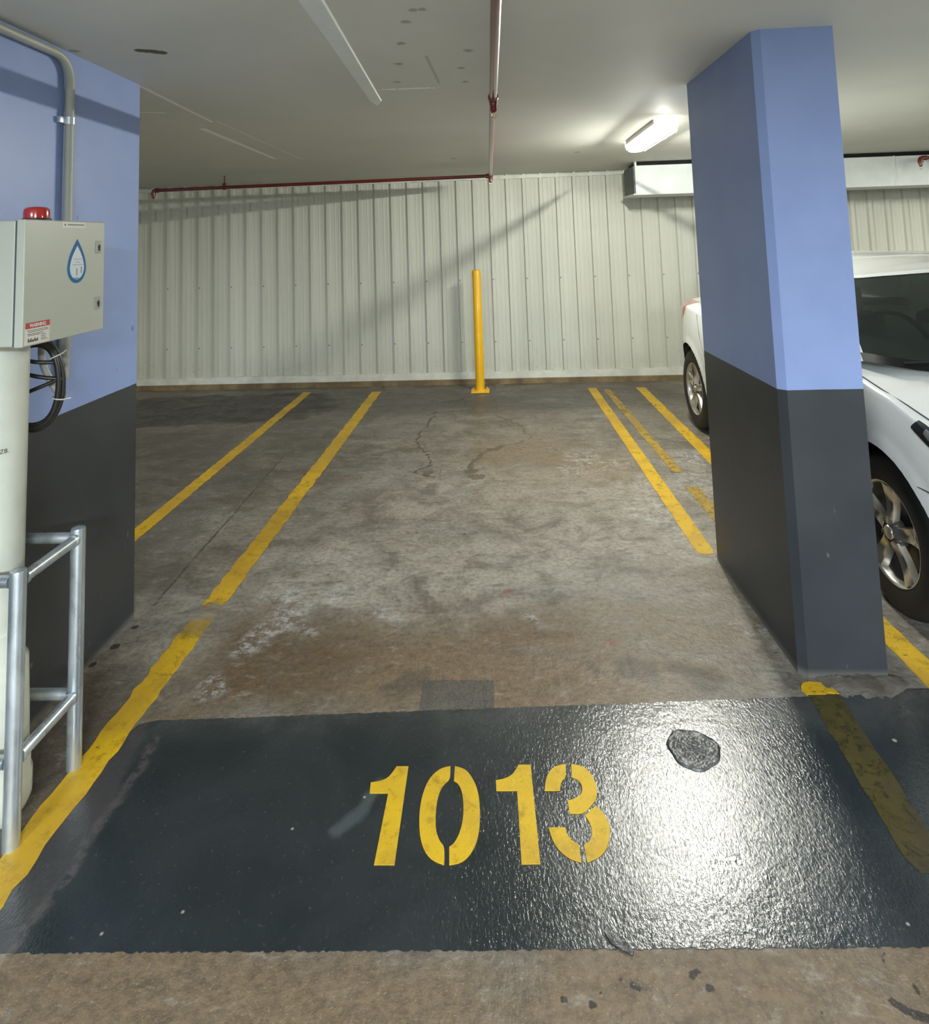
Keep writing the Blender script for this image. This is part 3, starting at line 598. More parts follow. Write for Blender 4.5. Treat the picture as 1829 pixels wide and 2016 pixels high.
# ------------------------------------------------------------------ yellow bollard by the far wall
b = empty('bollard', (-0.155, 6.90, 0), 'tall yellow steel bollard standing against the corrugated wall', 'bollard')
bx, by = -0.155, 6.90
under(b, G().lathe([(0.046, 0.012), (0.046, 1.248), (0.043, 1.256), (0.030, 1.262), (0.010, 1.264)], 'z', (bx, by, 0), 32), 'post', M['bollard'], True)
pl = under(b, G().box(bx - 0.095, bx + 0.095, by - 0.075, by + 0.075, 0.0, 0.014, 0.003), 'base_plate', M['bollard'])
for sx in (-1, 1):
    for sy in (-1, 1):
        under(b, G().lathe([(0.013, 0.014), (0.013, 0.024), (0.006, 0.025), (0.006, 0.034)], 'z', (bx + sx * 0.072, by + sy * 0.053, 0), 6), 'anchor_bolt', M['bollard'])
under(b, G().lathe([(0.055, 0.014), (0.052, 0.018), (0.047, 0.022)], 'z', (bx, by, 0), 32), 'weld_collar', M['bollard'], True)

# ------------------------------------------------------------------ sprinkler pipework
PZ = lambda y: cz(y) - 0.105
PY = 6.40
def sprinkler(parent, x, y, z, down=True):
    h = under(parent, G().lathe([(0.016, 0.0), (0.016, -0.028), (0.011, -0.034), (0.009, -0.040)], 'z', (x, y, z), 16), 'sprinkler_head', M['red'], True)
    under(h, G().tube([(x - 0.010, y, z - 0.040), (x - 0.011, y, z - 0.055), (x, y, z - 0.066)], 0.002, 8).tube([(x + 0.010, y, z - 0.040), (x + 0.011, y, z - 0.055), (x, y, z - 0.066)], 0.002, 8).lathe([(0.013, -0.066), (0.013, -0.068)], 'z', (x, y, z), 16), 'deflector', M['brass'])
    return h
sp = empty('sprinkler_pipe', (0.045, 4.0, PZ(4.0)), 'red sprinkler pipe running under the ceiling from the camera to the far wall, then left', 'pipe')
g = G().tube([(0.052, -1.0, PZ(-1.0)), (0.030, PY, PZ(PY))], 0.0175, 24)
under(sp, g, 'main_pipe', M['red'], True)
under(sp, G().tube([(0.030, PY, PZ(PY)), (-3.40, PY + 0.07, PZ(PY) - 0.018)], 0.0175, 20), 'branch_pipe', M['red'], True)
under(sp, G().lathe([(0.024, -0.028), (0.026, -0.024), (0.026, 0.024), (0.024, 0.028)], 'y', (0.030, PY, PZ(PY)), 20).lathe([(0.025, -0.045), (0.025, 0.0)], 'x', (0.030, PY, PZ(PY)), 20).lathe([(0.022, -0.035), (0.024, 0.0)], 'z', (0.030, PY, PZ(PY)), 20), 'corner_fitting', M['red'], True)
sprinkler(sp, 0.030, PY, PZ(PY) - 0.030)
g = G(); ty_ = 3.02; tx_ = 0.0405
g.lathe([(0.022, -0.030), (0.0245, -0.026), (0.0245, 0.026), (0.022, 0.030)], 'y', (tx_, ty_, PZ(ty_)), 20).lathe([(0.018, -0.035), (0.022, 0.0)], 'z', (tx_, ty_, PZ(ty_)), 20)
under(sp, g, 'tee_fitting', M['red'], True); sprinkler(sp, tx_, ty_, PZ(ty_) - 0.033)
ex = -3.40; ez = PZ(PY) - 0.018
under(sp, G().tube([(ex + 0.03, PY + 0.07, ez), (ex, PY + 0.07, ez), (ex - 0.018, PY + 0.07, ez - 0.006), (ex - 0.024, PY + 0.07, ez - 0.024), (ex - 0.024, PY + 0.07, ez - 0.05)], 0.0235, 18), 'elbow_fitting', M['red'], True)
sprinkler(sp, ex - 0.024, PY + 0.07, ez - 0.045)
hx = -2.68; hy = PY + 0.053; hz = PZ(PY) - 0.014
hg = under(sp, G().tube([(hx, hy, hz + 0.02), (hx, hy, cz(hy))], 0.006, 8).lathe([(0.026, -0.012), (0.026, 0.012)], 'x', (hx, hy, hz), 20).box(hx - 0.016, hx + 0.016, hy - 0.014, hy + 0.014, hz + 0.018, hz + 0.045, 0.003), 'hanger', M['red'], True)
sp2 = empty('sprinkler_pipe', (4.3, PY, PZ(PY)), 'short red sprinkler pipe with elbow in front of the white duct at the right edge', 'pipe')
zz = PZ(PY) + 0.02
under(sp2, G().tube([(4.22, PY, zz), (7.5, PY - 0.05, zz + 0.03)], 0.0175, 18), 'main_pipe', M['red'], True)
under(sp2, G().tube([(4.27, PY, zz), (4.235, PY, zz), (4.217, PY, zz - 0.006), (4.21, PY, zz - 0.024), (4.21, PY, zz - 0.05)], 0.0235, 18), 'elbow_fitting', M['red'], True)
sprinkler(sp2, 4.21, PY, zz - 0.045)

# ------------------------------------------------------------------ duct box along the back wall on the right
dk = empty('duct', (4.5, 6.8, 2.13), 'long white sheet-metal duct box under the ceiling at the back right', 'duct')
DZ0, DZ1, DY = 1.985, 2.268, 6.52
under(dk, G().box(1.50, 8.8, DY, 7.0, DZ0, DZ1), 'casing', M['duct'])
under(dk, G().box(1.46, 8.8, DY + 0.0, 7.06, DZ0 - 0.012, DZ0), 'bottom_flange', M['duct'])
for xs in (4.03, 6.45):
    under(dk, G().box(xs, xs + 0.012, DY - 0.006, DY + 0.001, DZ0 - 0.012, DZ1 + 0.004), 'joint_cover', M['duct'])
under(dk, G().box(1.472, 1.50, DY + 0.03, 6.98, DZ0, DZ1 - 0.002), 'end_cap', M['duct_dark'], label='dark raw-edged end of the duct')
under(dk, G().box(1.484, 1.502, DY - 0.004, DY + 0.04, DZ0 - 0.01, cz(DY)), 'end_bracket', M['duct'])
under(dk, G().box(1.52, 8.8, DY + 0.03, 6.98, DZ1, 2.300), 'gap_shade', M['black'], label='black filler for the shaded gap above the duct')  # near-black box stands in for the shade between duct and ceiling

# ------------------------------------------------------------------ ceiling lamps
def batten(x, y, rot, power, color, label, group=None, detail=False, length=0.92):
    z = cz(y); hw = 0.075; L2 = length / 2
    r_ = empty('ceiling_lamp', (x, y, z), label, 'ceiling lamp', group)
    g = G().box(-0.078, 0.078, -L2, L2, -0.032, 0.012); o = g.make('housing', M['fixture'], r_)
    prof = []
    for k in range(13):
        a = PI + PI * k / 12; prof.append((hw * math.copysign(abs(math.cos(a)) ** 0.6, math.cos(a)), -0.020 + 0.068 * -abs(math.sin(a)) ** 0.8))
    v = []; f = []
    for yy in (-L2 + 0.004, L2 - 0.004): v += [(px, yy, pz) for px, pz in prof]
    n = len(prof); f = [(i, i + 1, i + 1 + n, i + n) for i in range(n - 1)]
    mesh('diffuser', v, f, M['diffuser'], r_, True)
    for s_ in (-1, 1):
        g = G(); yy = s_ * L2; pp = [(px * 1.06, pz * 1.02 - 0.001) for px, pz in prof] + [(hw * 1.06, 0.0), (-hw * 1.06, 0.0)]
        nn = len(pp); v = [(px, yy - 0.004, pz) for px, pz in pp] + [(px, yy + 0.004, pz) for px, pz in pp]
        g.add(v, [tuple(range(nn)), tuple(range(nn, 2 * nn))] + [(i, (i + 1) % nn, (i + 1) % nn + nn, i + nn) for i in range(nn)])
        g.make('end_cap', M['diffuser'], r_)
        if detail:
            G().tube([(s_ * 0.072, -L2, -0.083), (s_ * 0.072, L2, -0.083)], 0.0040, 8).make('shadow_rail', M['fixture'], r_)  # thin rail added to cast the slanting dark strip on the back wall
    if detail:
        nl = 7
        for i in range(nl):
            ld = bpy.data.lights.new('tube_light', 'POINT'); ld.energy = power / nl; ld.color = color; ld.shadow_soft_size = 0.005
            lo = bpy.data.objects.new('tube_light', ld); C.objects.link(lo); lo.parent = r_; lo.location = (0, -L2 + length * (i + 0.5) / nl, -0.040)
    else:
        ld = bpy.data.lights.new('tube_light', 'AREA'); ld.shape = 'RECTANGLE'; ld.size = 0.10; ld.size_y = length * 0.95; ld.energy = power; ld.color = color
        lo = bpy.data.objects.new('tube_light', ld); C.objects.link(lo); lo.parent = r_; lo.location = (0, 0, -0.095)
    r_.rotation_euler = (math.atan(-0.0147) if rot == 0 else 0, 0, math.radians(rot))
    return r_
lamp = batten(1.195, 4.73, 0, POWER_MAIN, LAMP_COLOR, 'lit fluorescent ceiling lamp beside the free-standing pillar', detail=True)
where = ['lit ceiling lamp above the aisle behind the viewer', 'lit ceiling lamp beyond the left pillar', 'lit ceiling lamp above the bay on the far right', 'lit ceiling lamp above the white car', 'lit ceiling lamp near the guard rail, behind the viewer']
for (x, y, rt, pw, col), lb in zip(OTHER_LAMPS, where): batten(x, y, rt, pw, col, lb, length=1.2)
# unlit flat cover strip
cs = G(); y0, y1, x0, x1 = 1.3, 3.50, -0.52, -0.585
v = []
for (x, y, ww) in ((-0.525, 1.3, 0.047), (-0.588, 3.42, 0.032)):
    for dx, dz in ((-ww, 0.0), (-ww * 0.85, -0.005), (ww * 0.85, -0.005), (ww, 0.0)): v.append((x + dx, y, cz(y) + dz))
v.append((-0.60, 3.54, cz(3.54) - 0.002))
cs.add(v, [(0, 1, 5, 4), (1, 2, 6, 5), (2, 3, 7, 6), (0, 1, 2, 3), (4, 5, 8), (5, 6, 8), (6, 7, 8)])
tag(cs.make('ceiling_strip', M['strip']), 'long pale cover strip fixed to the ceiling left of the red pipe', 'ceiling strip')

# ------------------------------------------------------------------ left: conduit, pipe, cabinet, guard rail, hose
cx0, cy0 = -1.587, 2.375
cn = empty('conduit', (cx0, cy0, 1.7), 'grey plastic electrical conduit running along the top and down the left pillar', 'conduit')
top = cz(2.3) - 0.035
pts = [(cx0, 1.32, top + 0.012), (cx0, cy0 - 0.09, top)]
for k in range(1, 9):
    a = PI / 2 * k / 8; pts.append((cx0, cy0 - 0.09 + 0.09 * math.sin(a), top - 0.09 + 0.09 * math.cos(a)))
pts += [(cx0, cy0, 1.13)]
under(cn, G().tube(pts, 0.0165, 16), 'conduit_tube', M['conduit'], True)
under(cn, G().lathe([(0.0195, -0.014), (0.0195, 0.014)], 'z', (cx0, cy0, 2.095), 16).box(cx0 - 0.022, cx0 - 0.005, cy0 - 0.045, cy0 + 0.04, 2.083, 2.107, 0.002), 'saddle_clip', M['galv'], True, label='shiny metal saddle clip')
under(cn, G().lathe([(0.0195, -0.03), (0.0195, 0.03)], 'z', (cx0, cy0, 1.27), 16), 'coupling', M['conduit'], True)
px_, py_ = -1.512, 1.955
pv = empty('standpipe', (px_, py_, 0), 'cream plastic standpipe carrying the grey cabinet, inside the guard rail', 'pipe')
under(pv, G().lathe([(0.080, 0.24), (0.080, 1.3425)], 'z', (px_, py_, 0), 40), 'pipe_body', M['pvc'], True)
under(pv, G().lathe([(0.104, 0.0), (0.113, 0.02), (0.113, 0.08), (0.108, 0.09), (0.108, 0.14), (0.104, 0.15), (0.102, 0.24), (0.097, 0.40), (0.086, 0.415), (0.086, 0.50), (0.080, 0.505)], 'z', (px_, py_, 0), 40), 'base_socket', M['pvc'], True)
for o_ in [text_geo('Z8.', 0.018, (px_ + 0.0805 * math.cos(math.radians(-38)), py_ + 0.0805 * math.sin(math.radians(-38)), 1.02), (math.sin(math.radians(38)), math.cos(math.radians(38)), 0), (0, 0, 1))]:
    under(pv, o_, 'pen_mark', M['ink'])
# cabinet
CX = -1.275; CY0, CY1, CZ0, CZ1 = 1.732, 2.100, 1.343, 1.692
cb = empty('control_cabinet', (-1.375, 1.92, CZ0), 'grey control cabinet with a blue drop emblem on top of the cream standpipe', 'cabinet')
under(cb, G().box(-1.50, CX - 0.030, CY0 + 0.002, CY1 - 0.002, CZ0 + 0.002, CZ1 - 0.002, 0.004), 'body', M['cab'])
under(cb, G().box(CX - 0.031, CX - 0.024, CY0 + 0.004, CY1 - 0.004, CZ0 + 0.004, CZ1 - 0.004), 'door_seal', M['seal'])
dr = under(cb, G().box(CX - 0.025, CX, CY0, CY1, CZ0, CZ1, 0.003), 'door', M['cab'])
for zc in (1.610, 1.430):
    lk = under(dr, G().box(CX - 0.001, CX + 0.003, CY1 - 0.050, CY1 - 0.023, zc - 0.020, zc + 0.020, 0.002), 'lock', M['lock'])
    under(cb, G().lathe([(0.006, 0.0028), (0.006, 0.0045)], 'x', (CX, CY1 - 0.0345, zc), 14).box(CX + 0.003, CX + 0.006, CY1 - 0.0365, CY1 - 0.0325, zc - 0.012, zc + 0.008), 'keyhole', M['dark'])
# emblem: a drop, blue rim and pale centre
def drop(cy_, cz_, wd, ht, n=40):
    pts = []
    rb = wd / 2; 
    for k in range(n + 1):
        a = -PI / 2 + (PI * 2) * k / n
        yy = math.cos(a); zz_ = math.sin(a)
        if zz_ > 0:
            yy *= (1 - zz_) ** 0.62 * (1 + 0.45 * zz_) / 1.0; z_ = zz_ * (ht - rb * 1.05)
        else: z_ = zz_ * rb * 1.05
        pts.append((cy_ + yy * rb, cz_ + z_))
    return pts[:-1]
def yz_plate(pts, x0, x1):
    n = len(pts); g = G()
    v = [(x0, y, z) for y, z in pts] + [(x1, y, z) for y, z in pts]
    return g.add(v, [tuple(range(n)), tuple(range(n, 2 * n))] + [(i, (i + 1) % n, (i + 1) % n + n, i + n) for i in range(n)])
EY = 1.957; EZ = 1.549
em = under(dr, yz_plate(drop(EY, EZ, 0.090, 0.135), CX, CX + 0.0008), 'drop_emblem', M['blue_lbl'], label='blue water drop emblem with small print')
g = yz_plate(drop(EY, EZ, 0.068, 0.103), CX, CX + 0.0013); under(cb, g, 'emblem_centre', M['pale_lbl'])
g = G()
for zc, w_ in ((1.574, 0.040), (1.565, 0.022), (1.557, 0.050)): g.box(CX + 0.0013, CX + 0.0016, EY - w_ / 2 + 0.003, EY + w_ / 2 + 0.003, zc, zc + 0.0016)
for yc, zc, h_ in ((1.953, 1.525, 0.022), (1.975, 1.531, 0.020)): g.box(CX + 0.0013, CX + 0.0016, yc, yc + 0.005, zc, zc + h_)
g.box(CX + 0.0013, CX + 0.0016, 1.942, 1.966, 1.515, 1.519); under(cb, g, 'emblem_print', M['grey_ink'])
nl = under(dr, G().box(CX, CX + 0.001, 1.885, 1.995, 1.671, 1.688), 'name_label', M['white_lbl'], label='narrow white label strip')
g = G()
for i in range(16): g.box(CX + 0.001, CX + 0.0014, 1.909 + i * 0.005, 1.9125 + i * 0.005, 1.6775, 1.6825)
g.lathe([(0.004, 0.001), (0.004, 0.0014)], 'x', (CX, 1.897, 1.6795), 12); under(cb, g, 'name_print', M['grey_ink'])
wl = under(dr, G().box(CX, CX + 0.001, 1.740, 1.838, 1.347, 1.407), 'warning_label', M['white_lbl'], label='cream label with red WARNING heading')
under(cb, G().box(CX + 0.001, CX + 0.0014, 1.740, 1.838, 1.391, 1.407), 'warning_heading', M['red_lbl'])
under(cb, text_geo('WARNING', 0.0135, (CX + 0.0018, 1.789, 1.3985), (0, 1, 0), (0, 0, 1), 0.0004), 'warning_text', M['white_lbl'])
g = G(); rr = random.Random(3)
for zc, a, b_ in ((1.3855, 1.749, 1.832), (1.3815, 1.752, 1.834), (1.3760, 1.749, 1.812), (1.3720, 1.752, 1.800)):
    y = a
    while y < b_: l_ = rr.uniform(0.003, 0.009); g.box(CX + 0.001, CX + 0.0014, y, min(y + l_, b_), zc - 0.0008, zc + 0.0008); y += l_ + 0.0018
for zc in (1.3700, 1.3650, 1.3600, 1.3555): g.box(CX + 0.001, CX + 0.0014, 1.803, 1.803 + rr.uniform(0.018, 0.027), zc - 0.0007, zc + 0.0007)
under(cb, g, 'warning_small_print', M['ink'])
g = G()
for i, h_ in enumerate((0.010, 0.006, 0.010, 0.006, 0.006, 0.010, 0.006, 0.008)): g.box(CX + 0.001, CX + 0.0014, 1.751 + i * 0.0052, 1.7548 + i * 0.0052, 1.354, 1.354 + h_)
under(cb, g, 'maker_mark', M['ink'])
# beacon
bc = empty('warning_beacon', (-1.375, 1.90, CZ1), 'red flashing beacon lens on top of the grey cabinet', 'beacon')
under(bc, G().lathe([(0.039, CZ1 - 0.002), (0.039, CZ1 + 0.008), (0.036, CZ1 + 0.010)], 'z', (-1.365, 1.90, 0), 32), 'beacon_base', M['dark'], True)
under(bc, G().lathe([(0.035, CZ1 + 0.008), (0.035, CZ1 + 0.028), (0.033, CZ1 + 0.038), (0.027, CZ1 + 0.043), (0.01, CZ1 + 0.045)], 'z', (-1.365, 1.90, 0), 32), 'beacon_lens', M['beacon'], True)
# hose coil
hs = empty('hose_coil', (-1.465, 2.11, 1.16), 'coiled black hose tied with white cable ties, hanging behind the standpipe', 'hose')
hc = Vector((-1.508, 2.110, 1.168)); hu = Vector((0.080, 0.024, 0)); hn = Vector((0.3, -0.95, 0)).normalized()
def ring(r0, dz_, off, wob, n=56):
    return [hc + hu * (r0 * math.cos(2 * PI * k / n)) + Vector((0, 0, 1)) * (dz_ * math.sin(2 * PI * k / n) + wob * math.sin(6 * PI * k / n)) + hn * (off + 0.004 * math.sin(4 * PI * k / n + off * 90)) for k in range(n)]
for k, (r0, dz_, off, wob, mt) in enumerate(((1.0, 0.146, 0.0, 0.003, 'hose'), (0.90, 0.140, 0.014, 0.005, 'hose'), (0.93, 0.150, -0.014, 0.002, 'hose_brown'), (0.83, 0.134, 0.002, 0.006, 'hose'))):
    under(hs, G().tube(ring(r0, dz_, off, wob), 0.0078, 10, closed=True), 'hose_loop', M[mt], True)
def arc(pl_, r_, n=24):
    out = []
    P_ = [Vector(p) for p in pl_]
    for i in range(n + 1):
        t_ = i / n * (len(P_) - 1); k = min(int(t_), len(P_) - 2); u = t_ - k
        p0 = P_[max(k - 1, 0)]; p1 = P_[k]; p2 = P_[k + 1]; p3 = P_[min(k + 2, len(P_) - 1)]
        out.append(0.5 * ((2 * p1) + (p2 - p0) * u + (2 * p0 - 5 * p1 + 4 * p2 - p3) * u * u + (3 * p1 - p0 - 3 * p2 + p3) * u ** 3))
    return G().tube(out, r_, 10)
for pl_ in ([(-1.56, 2.08, 1.27), (-1.50, 2.09, 1.245), (-1.432, 2.13, 1.235)], [(-1.56, 2.08, 1.22), (-1.49, 2.10, 1.195), (-1.428, 2.13, 1.18)], [(-1.57, 2.08, 1.13), (-1.50, 2.10, 1.155), (-1.428, 2.13, 1.185)]):
    under(hs, arc(pl_, 0.0065), 'hose_strand', M['hose'], True)
under(hs, arc([(-1.50, 2.14, 1.36), (-1.515, 2.15, 1.25), (-1.49, 2.16, 1.17), (-1.465, 2.17, 1.125), (-1.45, 2.18, 1.118)], 0.0115), 'grey_lead', M['conduit'], True, label='grey flexible lead behind the black hose')
for ang in (38, -20, -118):
    a = math.radians(ang); p = hc + hu * (0.93 * math.cos(a)) + Vector((0, 0, 0.142 * math.sin(a)))
    t_ = (hu * -math.sin(a) + Vector((0, 0, 0.142 * math.cos(a)))).normalized(); e1 = t_.cross(hn).normalized()
    lp = [p + e1 * (0.021 * math.cos(2 * PI * k / 20)) + hn * (0.024 * math.sin(2 * PI * k / 20)) for k in range(20)]
    under(hs, G().tube(lp, 0.0022, 6, closed=True).tube([p + e1 * 0.02, p + e1 * 0.034 + t_ * 0.004], 0.0022, 6), 'cable_tie', M['tie'], True)
# guard rail
gr = empty('guard_rail', (-1.45, 1.98, 0), 'low galvanised steel guard rail around the standpipe at the lower left', 'guard rail')
GX = -1.352; ZT = 0.718
for yy in (1.845, 2.110):
    p_ = under(gr, G().lathe([(0.0215, 0.0), (0.0215, ZT - 0.008), (0.020, ZT - 0.002), (0.016, ZT)], 'z', (GX, yy, 0), 28), 'post', M['galv'], True)
for zc in (0.685, 0.215):
    under(gr, G().tube([(GX, 1.845 + 0.022, zc), (GX, 2.110 - 0.022, zc)], 0.0165, 20), 'rail', M['galv'], True)
    for yy in (1.845, 2.110): under(gr, G().tube([(GX - 0.022, yy, zc), (-1.609, yy, zc)], 0.0165, 20), 'rail', M['galv'], True)
    for yy in (1.87, 2.085): under(gr, G().lathe([(0.020, -0.004), (0.020, 0.004)], 'y', (GX, yy, zc), 18), 'weld', M['galv'], True)

# ------------------------------------------------------------------ white car
NY, CXC, LEN = 2.018, 2.46, 4.36          # nose y, centre line x, length
def interp(tab, s):
    if s <= tab[0][0]: return tab[0][1]
    for (a, va), (b_, vb) in zip(tab[:-1], tab[1:]):
        if s <= b_:
            u = (s - a) / (b_ - a); u = u * u * (3 - 2 * u) * 0.35 + u * 0.65; return va + (vb - va) * u
    return tab[-1][1]
PW = [(0, 0.52), (0.05, 0.64), (0.14, 0.735), (0.28, 0.81), (0.45, 0.855), (0.62, 0.872), (0.86, 0.880), (2.2, 0.885), (3.3, 0.880), (3.45, 0.874), (3.6, 0.858), (3.8, 0.810), (4.0, 0.750), (4.2, 0.67), (4.3, 0.58), (4.36, 0.48)]
ZS = [(0, 0.50), (0.1, 0.60), (0.3, 0.72), (0.55, 0.82), (0.8, 0.885), (1.1, 0.93), (2.2, 0.94), (3.4, 0.965), (3.9, 0.95), (4.2, 0.90), (4.36, 0.78)]
ZT_ = [(0, 0.58), (0.05, 0.66), (0.14, 0.73), (0.3, 0.80), (0.55, 0.885), (0.8, 0.95), (0.95, 0.985), (1.2, 0.99), (3.4, 1.03), (4.0, 1.035), (4.2, 1.01), (4.3, 0.95), (4.36, 0.84)]
ZB = [(0, 0.22), (0.3, 0.19), (4.0, 0.20), (4.36, 0.30)]
def side_w(s, z):
    P_, zs, zt, zb = interp(PW, s), interp(ZS, s), interp(ZT_, s), interp(ZB, s)
    if z <= zs:
        u = (z - zb) / (zs - zb); bulge = 0.055 * (1 - u) ** 2.2 if u < 1 else 0
        return P_ - bulge - 0.030 * max(0, (u - 0.55) / 0.45) ** 2
    q = min(1, (z - zs) / max(1e-4, zt - zs)); return (P_ - 0.030) * max(0.0, 1 - q ** 1.7) ** (1 / 2.6)
WHEELS = (0.868, 3.441); AZ, AR = 0.316, 0.366
def car_body(root):
    S = []
    s = 0.0
    while s < LEN: S.append(s); s += 0.02
    S.append(LEN); nz, nt = 42, 16; v = []; idx = {}
    for i, s in enumerate(S):
        zb, zs, zt = interp(ZB, s), interp(ZS, s), interp(ZT_, s); P_ = interp(PW, s)
        sec = [(side_w(s, zb + (zs - zb) * j / nz), zb + (zs - zb) * j / nz) for j in range(nz + 1)]
        for k in range(1, nt + 1):
            a = PI / 2 * k / nt; sec.append(((P_ - 0.030) * math.cos(a) ** (2 / 2.6), zs + (zt - zs) * math.sin(a) ** (2 / 1.7)))
        for side in (-1, 1):
            for j, (ww, zz_) in enumerate(sec):
                s2, z2 = s, zz_
                for wc in WHEELS:
                    d = math.hypot(s - wc, zz_ - AZ)
                    if AR - 0.016 < d < AR + 0.010 and d > 0: s2 = wc + (s - wc) * AR / d; z2 = AZ + (zz_ - AZ) * AR / d
                    fl_ = max(0, 1 - abs(d - AR) / 0.06) * 0.010 if d >= AR - 0.02 else 0.01
                    ww += fl_ if j <= nz else 0
                idx[(side, i, j)] = len(v); v.append((CXC + side * ww, NY + s2, z2))
    f = []; n = nz + nt
    for side in (-1, 1):
        for i in range(len(S) - 1):
            for j in range(n):
                q = [idx[(side, i, j)], idx[(side, i + 1, j)], idx[(side, i + 1, j + 1)], idx[(side, i, j + 1)]]
                c_ = sum((Vector(v[k]) for k in q), Vector((0, 0, 0))) / 4
                if any(math.hypot(c_.y - NY - wc, c_.z - AZ) < AR - 0.002 for wc in WHEELS) and j <= nz: continue
                f.append(tuple(q))
    for i in (0, len(S) - 1):
        for j in range(n): f.append((idx[(-1, i, j)], idx[(1, i, j)], idx[(1, i, j + 1)], idx[(-1, i, j + 1)]))
    o = mesh('body', [Vector(p) - root.location for p in v], f, M['car'], root, True); return o
car = empty('car', (CXC, NY + LEN / 2, 0), 'white four-door car parked nose out behind the free-standing pillar', 'car')
body = car_body(car)
# greenhouse: ruled between the belt loop and the roof loop
def dense(half, n):
    P_ = [Vector(p) for p in half]; out = []
    m = len(P_) - 1
    for i in range(n + 1):
        t_ = i / n * m; k = min(int(t_), m - 1); u = t_ - k
        p0, p1, p2, p3 = P_[max(k - 1, 0)], P_[k], P_[k + 1], P_[min(k + 2, m)]
        out.append(0.5 * ((2 * p1) + (p2 - p0) * u + (2 * p0 - 5 * p1 + 4 * p2 - p3) * u * u + (3 * p1 - p0 - 3 * p2 + p3) * u ** 3))
    return out
BELT = dense([(0, 0.74, 0.962), (0.35, 0.77, 0.968), (0.61, 0.865, 0.968), (0.765, 0.985, 0.985), (0.83, 1.40, 0.96), (0.825, 2.3, 0.955), (0.80, 3.0, 0.97), (0.745, 3.45, 1.0), (0.55, 3.68, 1.03), (0, 3.76, 1.035)], 90)
ROOF = dense([(0, 1.33, 1.372), (0.25, 1.35, 1.368), (0.44, 1.42, 1.352), (0.570, 1.54, 1.338), (0.61, 1.85, 1.372), (0.59, 2.3, 1.385), (0.57, 2.75, 1.37), (0.53, 3.0, 1.34), (0.38, 3.10, 1.34), (0, 3.14, 1.345)], 90)
NV = 14
def gp(side, t_, v_, out=0.0):
    """t_ index (float) along the half loop, v_ 0 belt .. 1 roof"""
    k = min(int(t_), 89); u = t_ - k; b_ = BELT[k].lerp(BELT[k + 1], u); r_ = ROOF[k].lerp(ROOF[k + 1], u)
    p = b_.lerp(r_, v_); cxr = Vector((0, 2.3, 0)); d = Vector((p.x, (p.y - 2.3) * 0.55, 0.35)).normalized()
    p = p + d * (0.028 * math.sin(PI * v_) + out); return Vector((CXC + side * p.x, NY + p.y, p.z))
def gpanel(parent, name, mat, t0, t1, v0, v1, out, both=True, n=30, m=8, side=None, shape=None):
    g = G()
    for sd in ((-1, 1) if side is None else (side,)):
        base = len(g.v)
        for i in range(n + 1):
            for j in range(m + 1):
                a, b_ = i / n, j / m; tt = t0 + (t1 - t0) * a; lo, hi = v0, v1
                if shape: lo, hi = shape(a, lo, hi)
                g.v.append(gp(sd, tt, lo + (hi - lo) * b_, out))
        for i in range(n):
            for j in range(m): g.f.append((base + i * (m + 1) + j, base + (i + 1) * (m + 1) + j, base + (i + 1) * (m + 1) + j + 1, base + i * (m + 1) + j + 1))
    return under(parent, g, name, mat, True)
# pillars and rails of the cabin (white frame), then glass
g = G()
def gstrip(g, t0, t1, v0, v1, out=0.0, n=10, m=6, sides=(-1, 1)):
    for sd in sides:
        base = len(g.v)
        for i in range(n + 1):
            for j in range(m + 1): g.v.append(gp(sd, t0 + (t1 - t0) * i / n, v0 + (v1 - v0) * j / m, out))
        for i in range(n):
            for j in range(m): g.f.append((base + i * (m + 1) + j, base + (i + 1) * (m + 1) + j, base + (i + 1) * (m + 1) + j + 1, base + i * (m + 1) + j + 1))
gstrip(g, 31.5, 36, 0, 1); gstrip(g, 36, 66, 0.9, 1.0, n=30, m=2); gstrip(g, 36, 66, -0.02, 0.04, n=30, m=2); gstrip(g, 66, 77, 0, 1); gstrip(g, 0, 32, 0.955, 1.0, n=24, m=2); gstrip(g, 77, 90, 0.93, 1.0, n=12, m=2); gstrip(g, 77, 90, -0.02, 0.06, n=12, m=2)
# roof skin
CROWN = [(1.33, 1.372), (1.5, 1.398), (1.8, 1.425), (2.1, 1.434), (2.5, 1.43), (2.9, 1.395), (3.14, 1.345)]
base = len(g.v); RN = 12
for j in range(RN + 1):
    q = j / RN
    for sd in (-1, 1):
        for i in range(91):
            p = gp(sd, min(i, 89.999), 1.0); cr = max(interp(CROWN, p.y - NY), p.z)
            g.v.append(Vector((p.x + (CXC - p.x) * q, p.y, p.z + (cr - p.z) * (1 - (1 - q) ** 2))))
for j in range(RN):
    for h_ in range(2):
        for i in range(90):
            a = base + j * 182 + h_ * 91 + i; g.f.append((a, a + 1, a + 183, a + 182))
under(body, g, 'roof', M['car'], True)
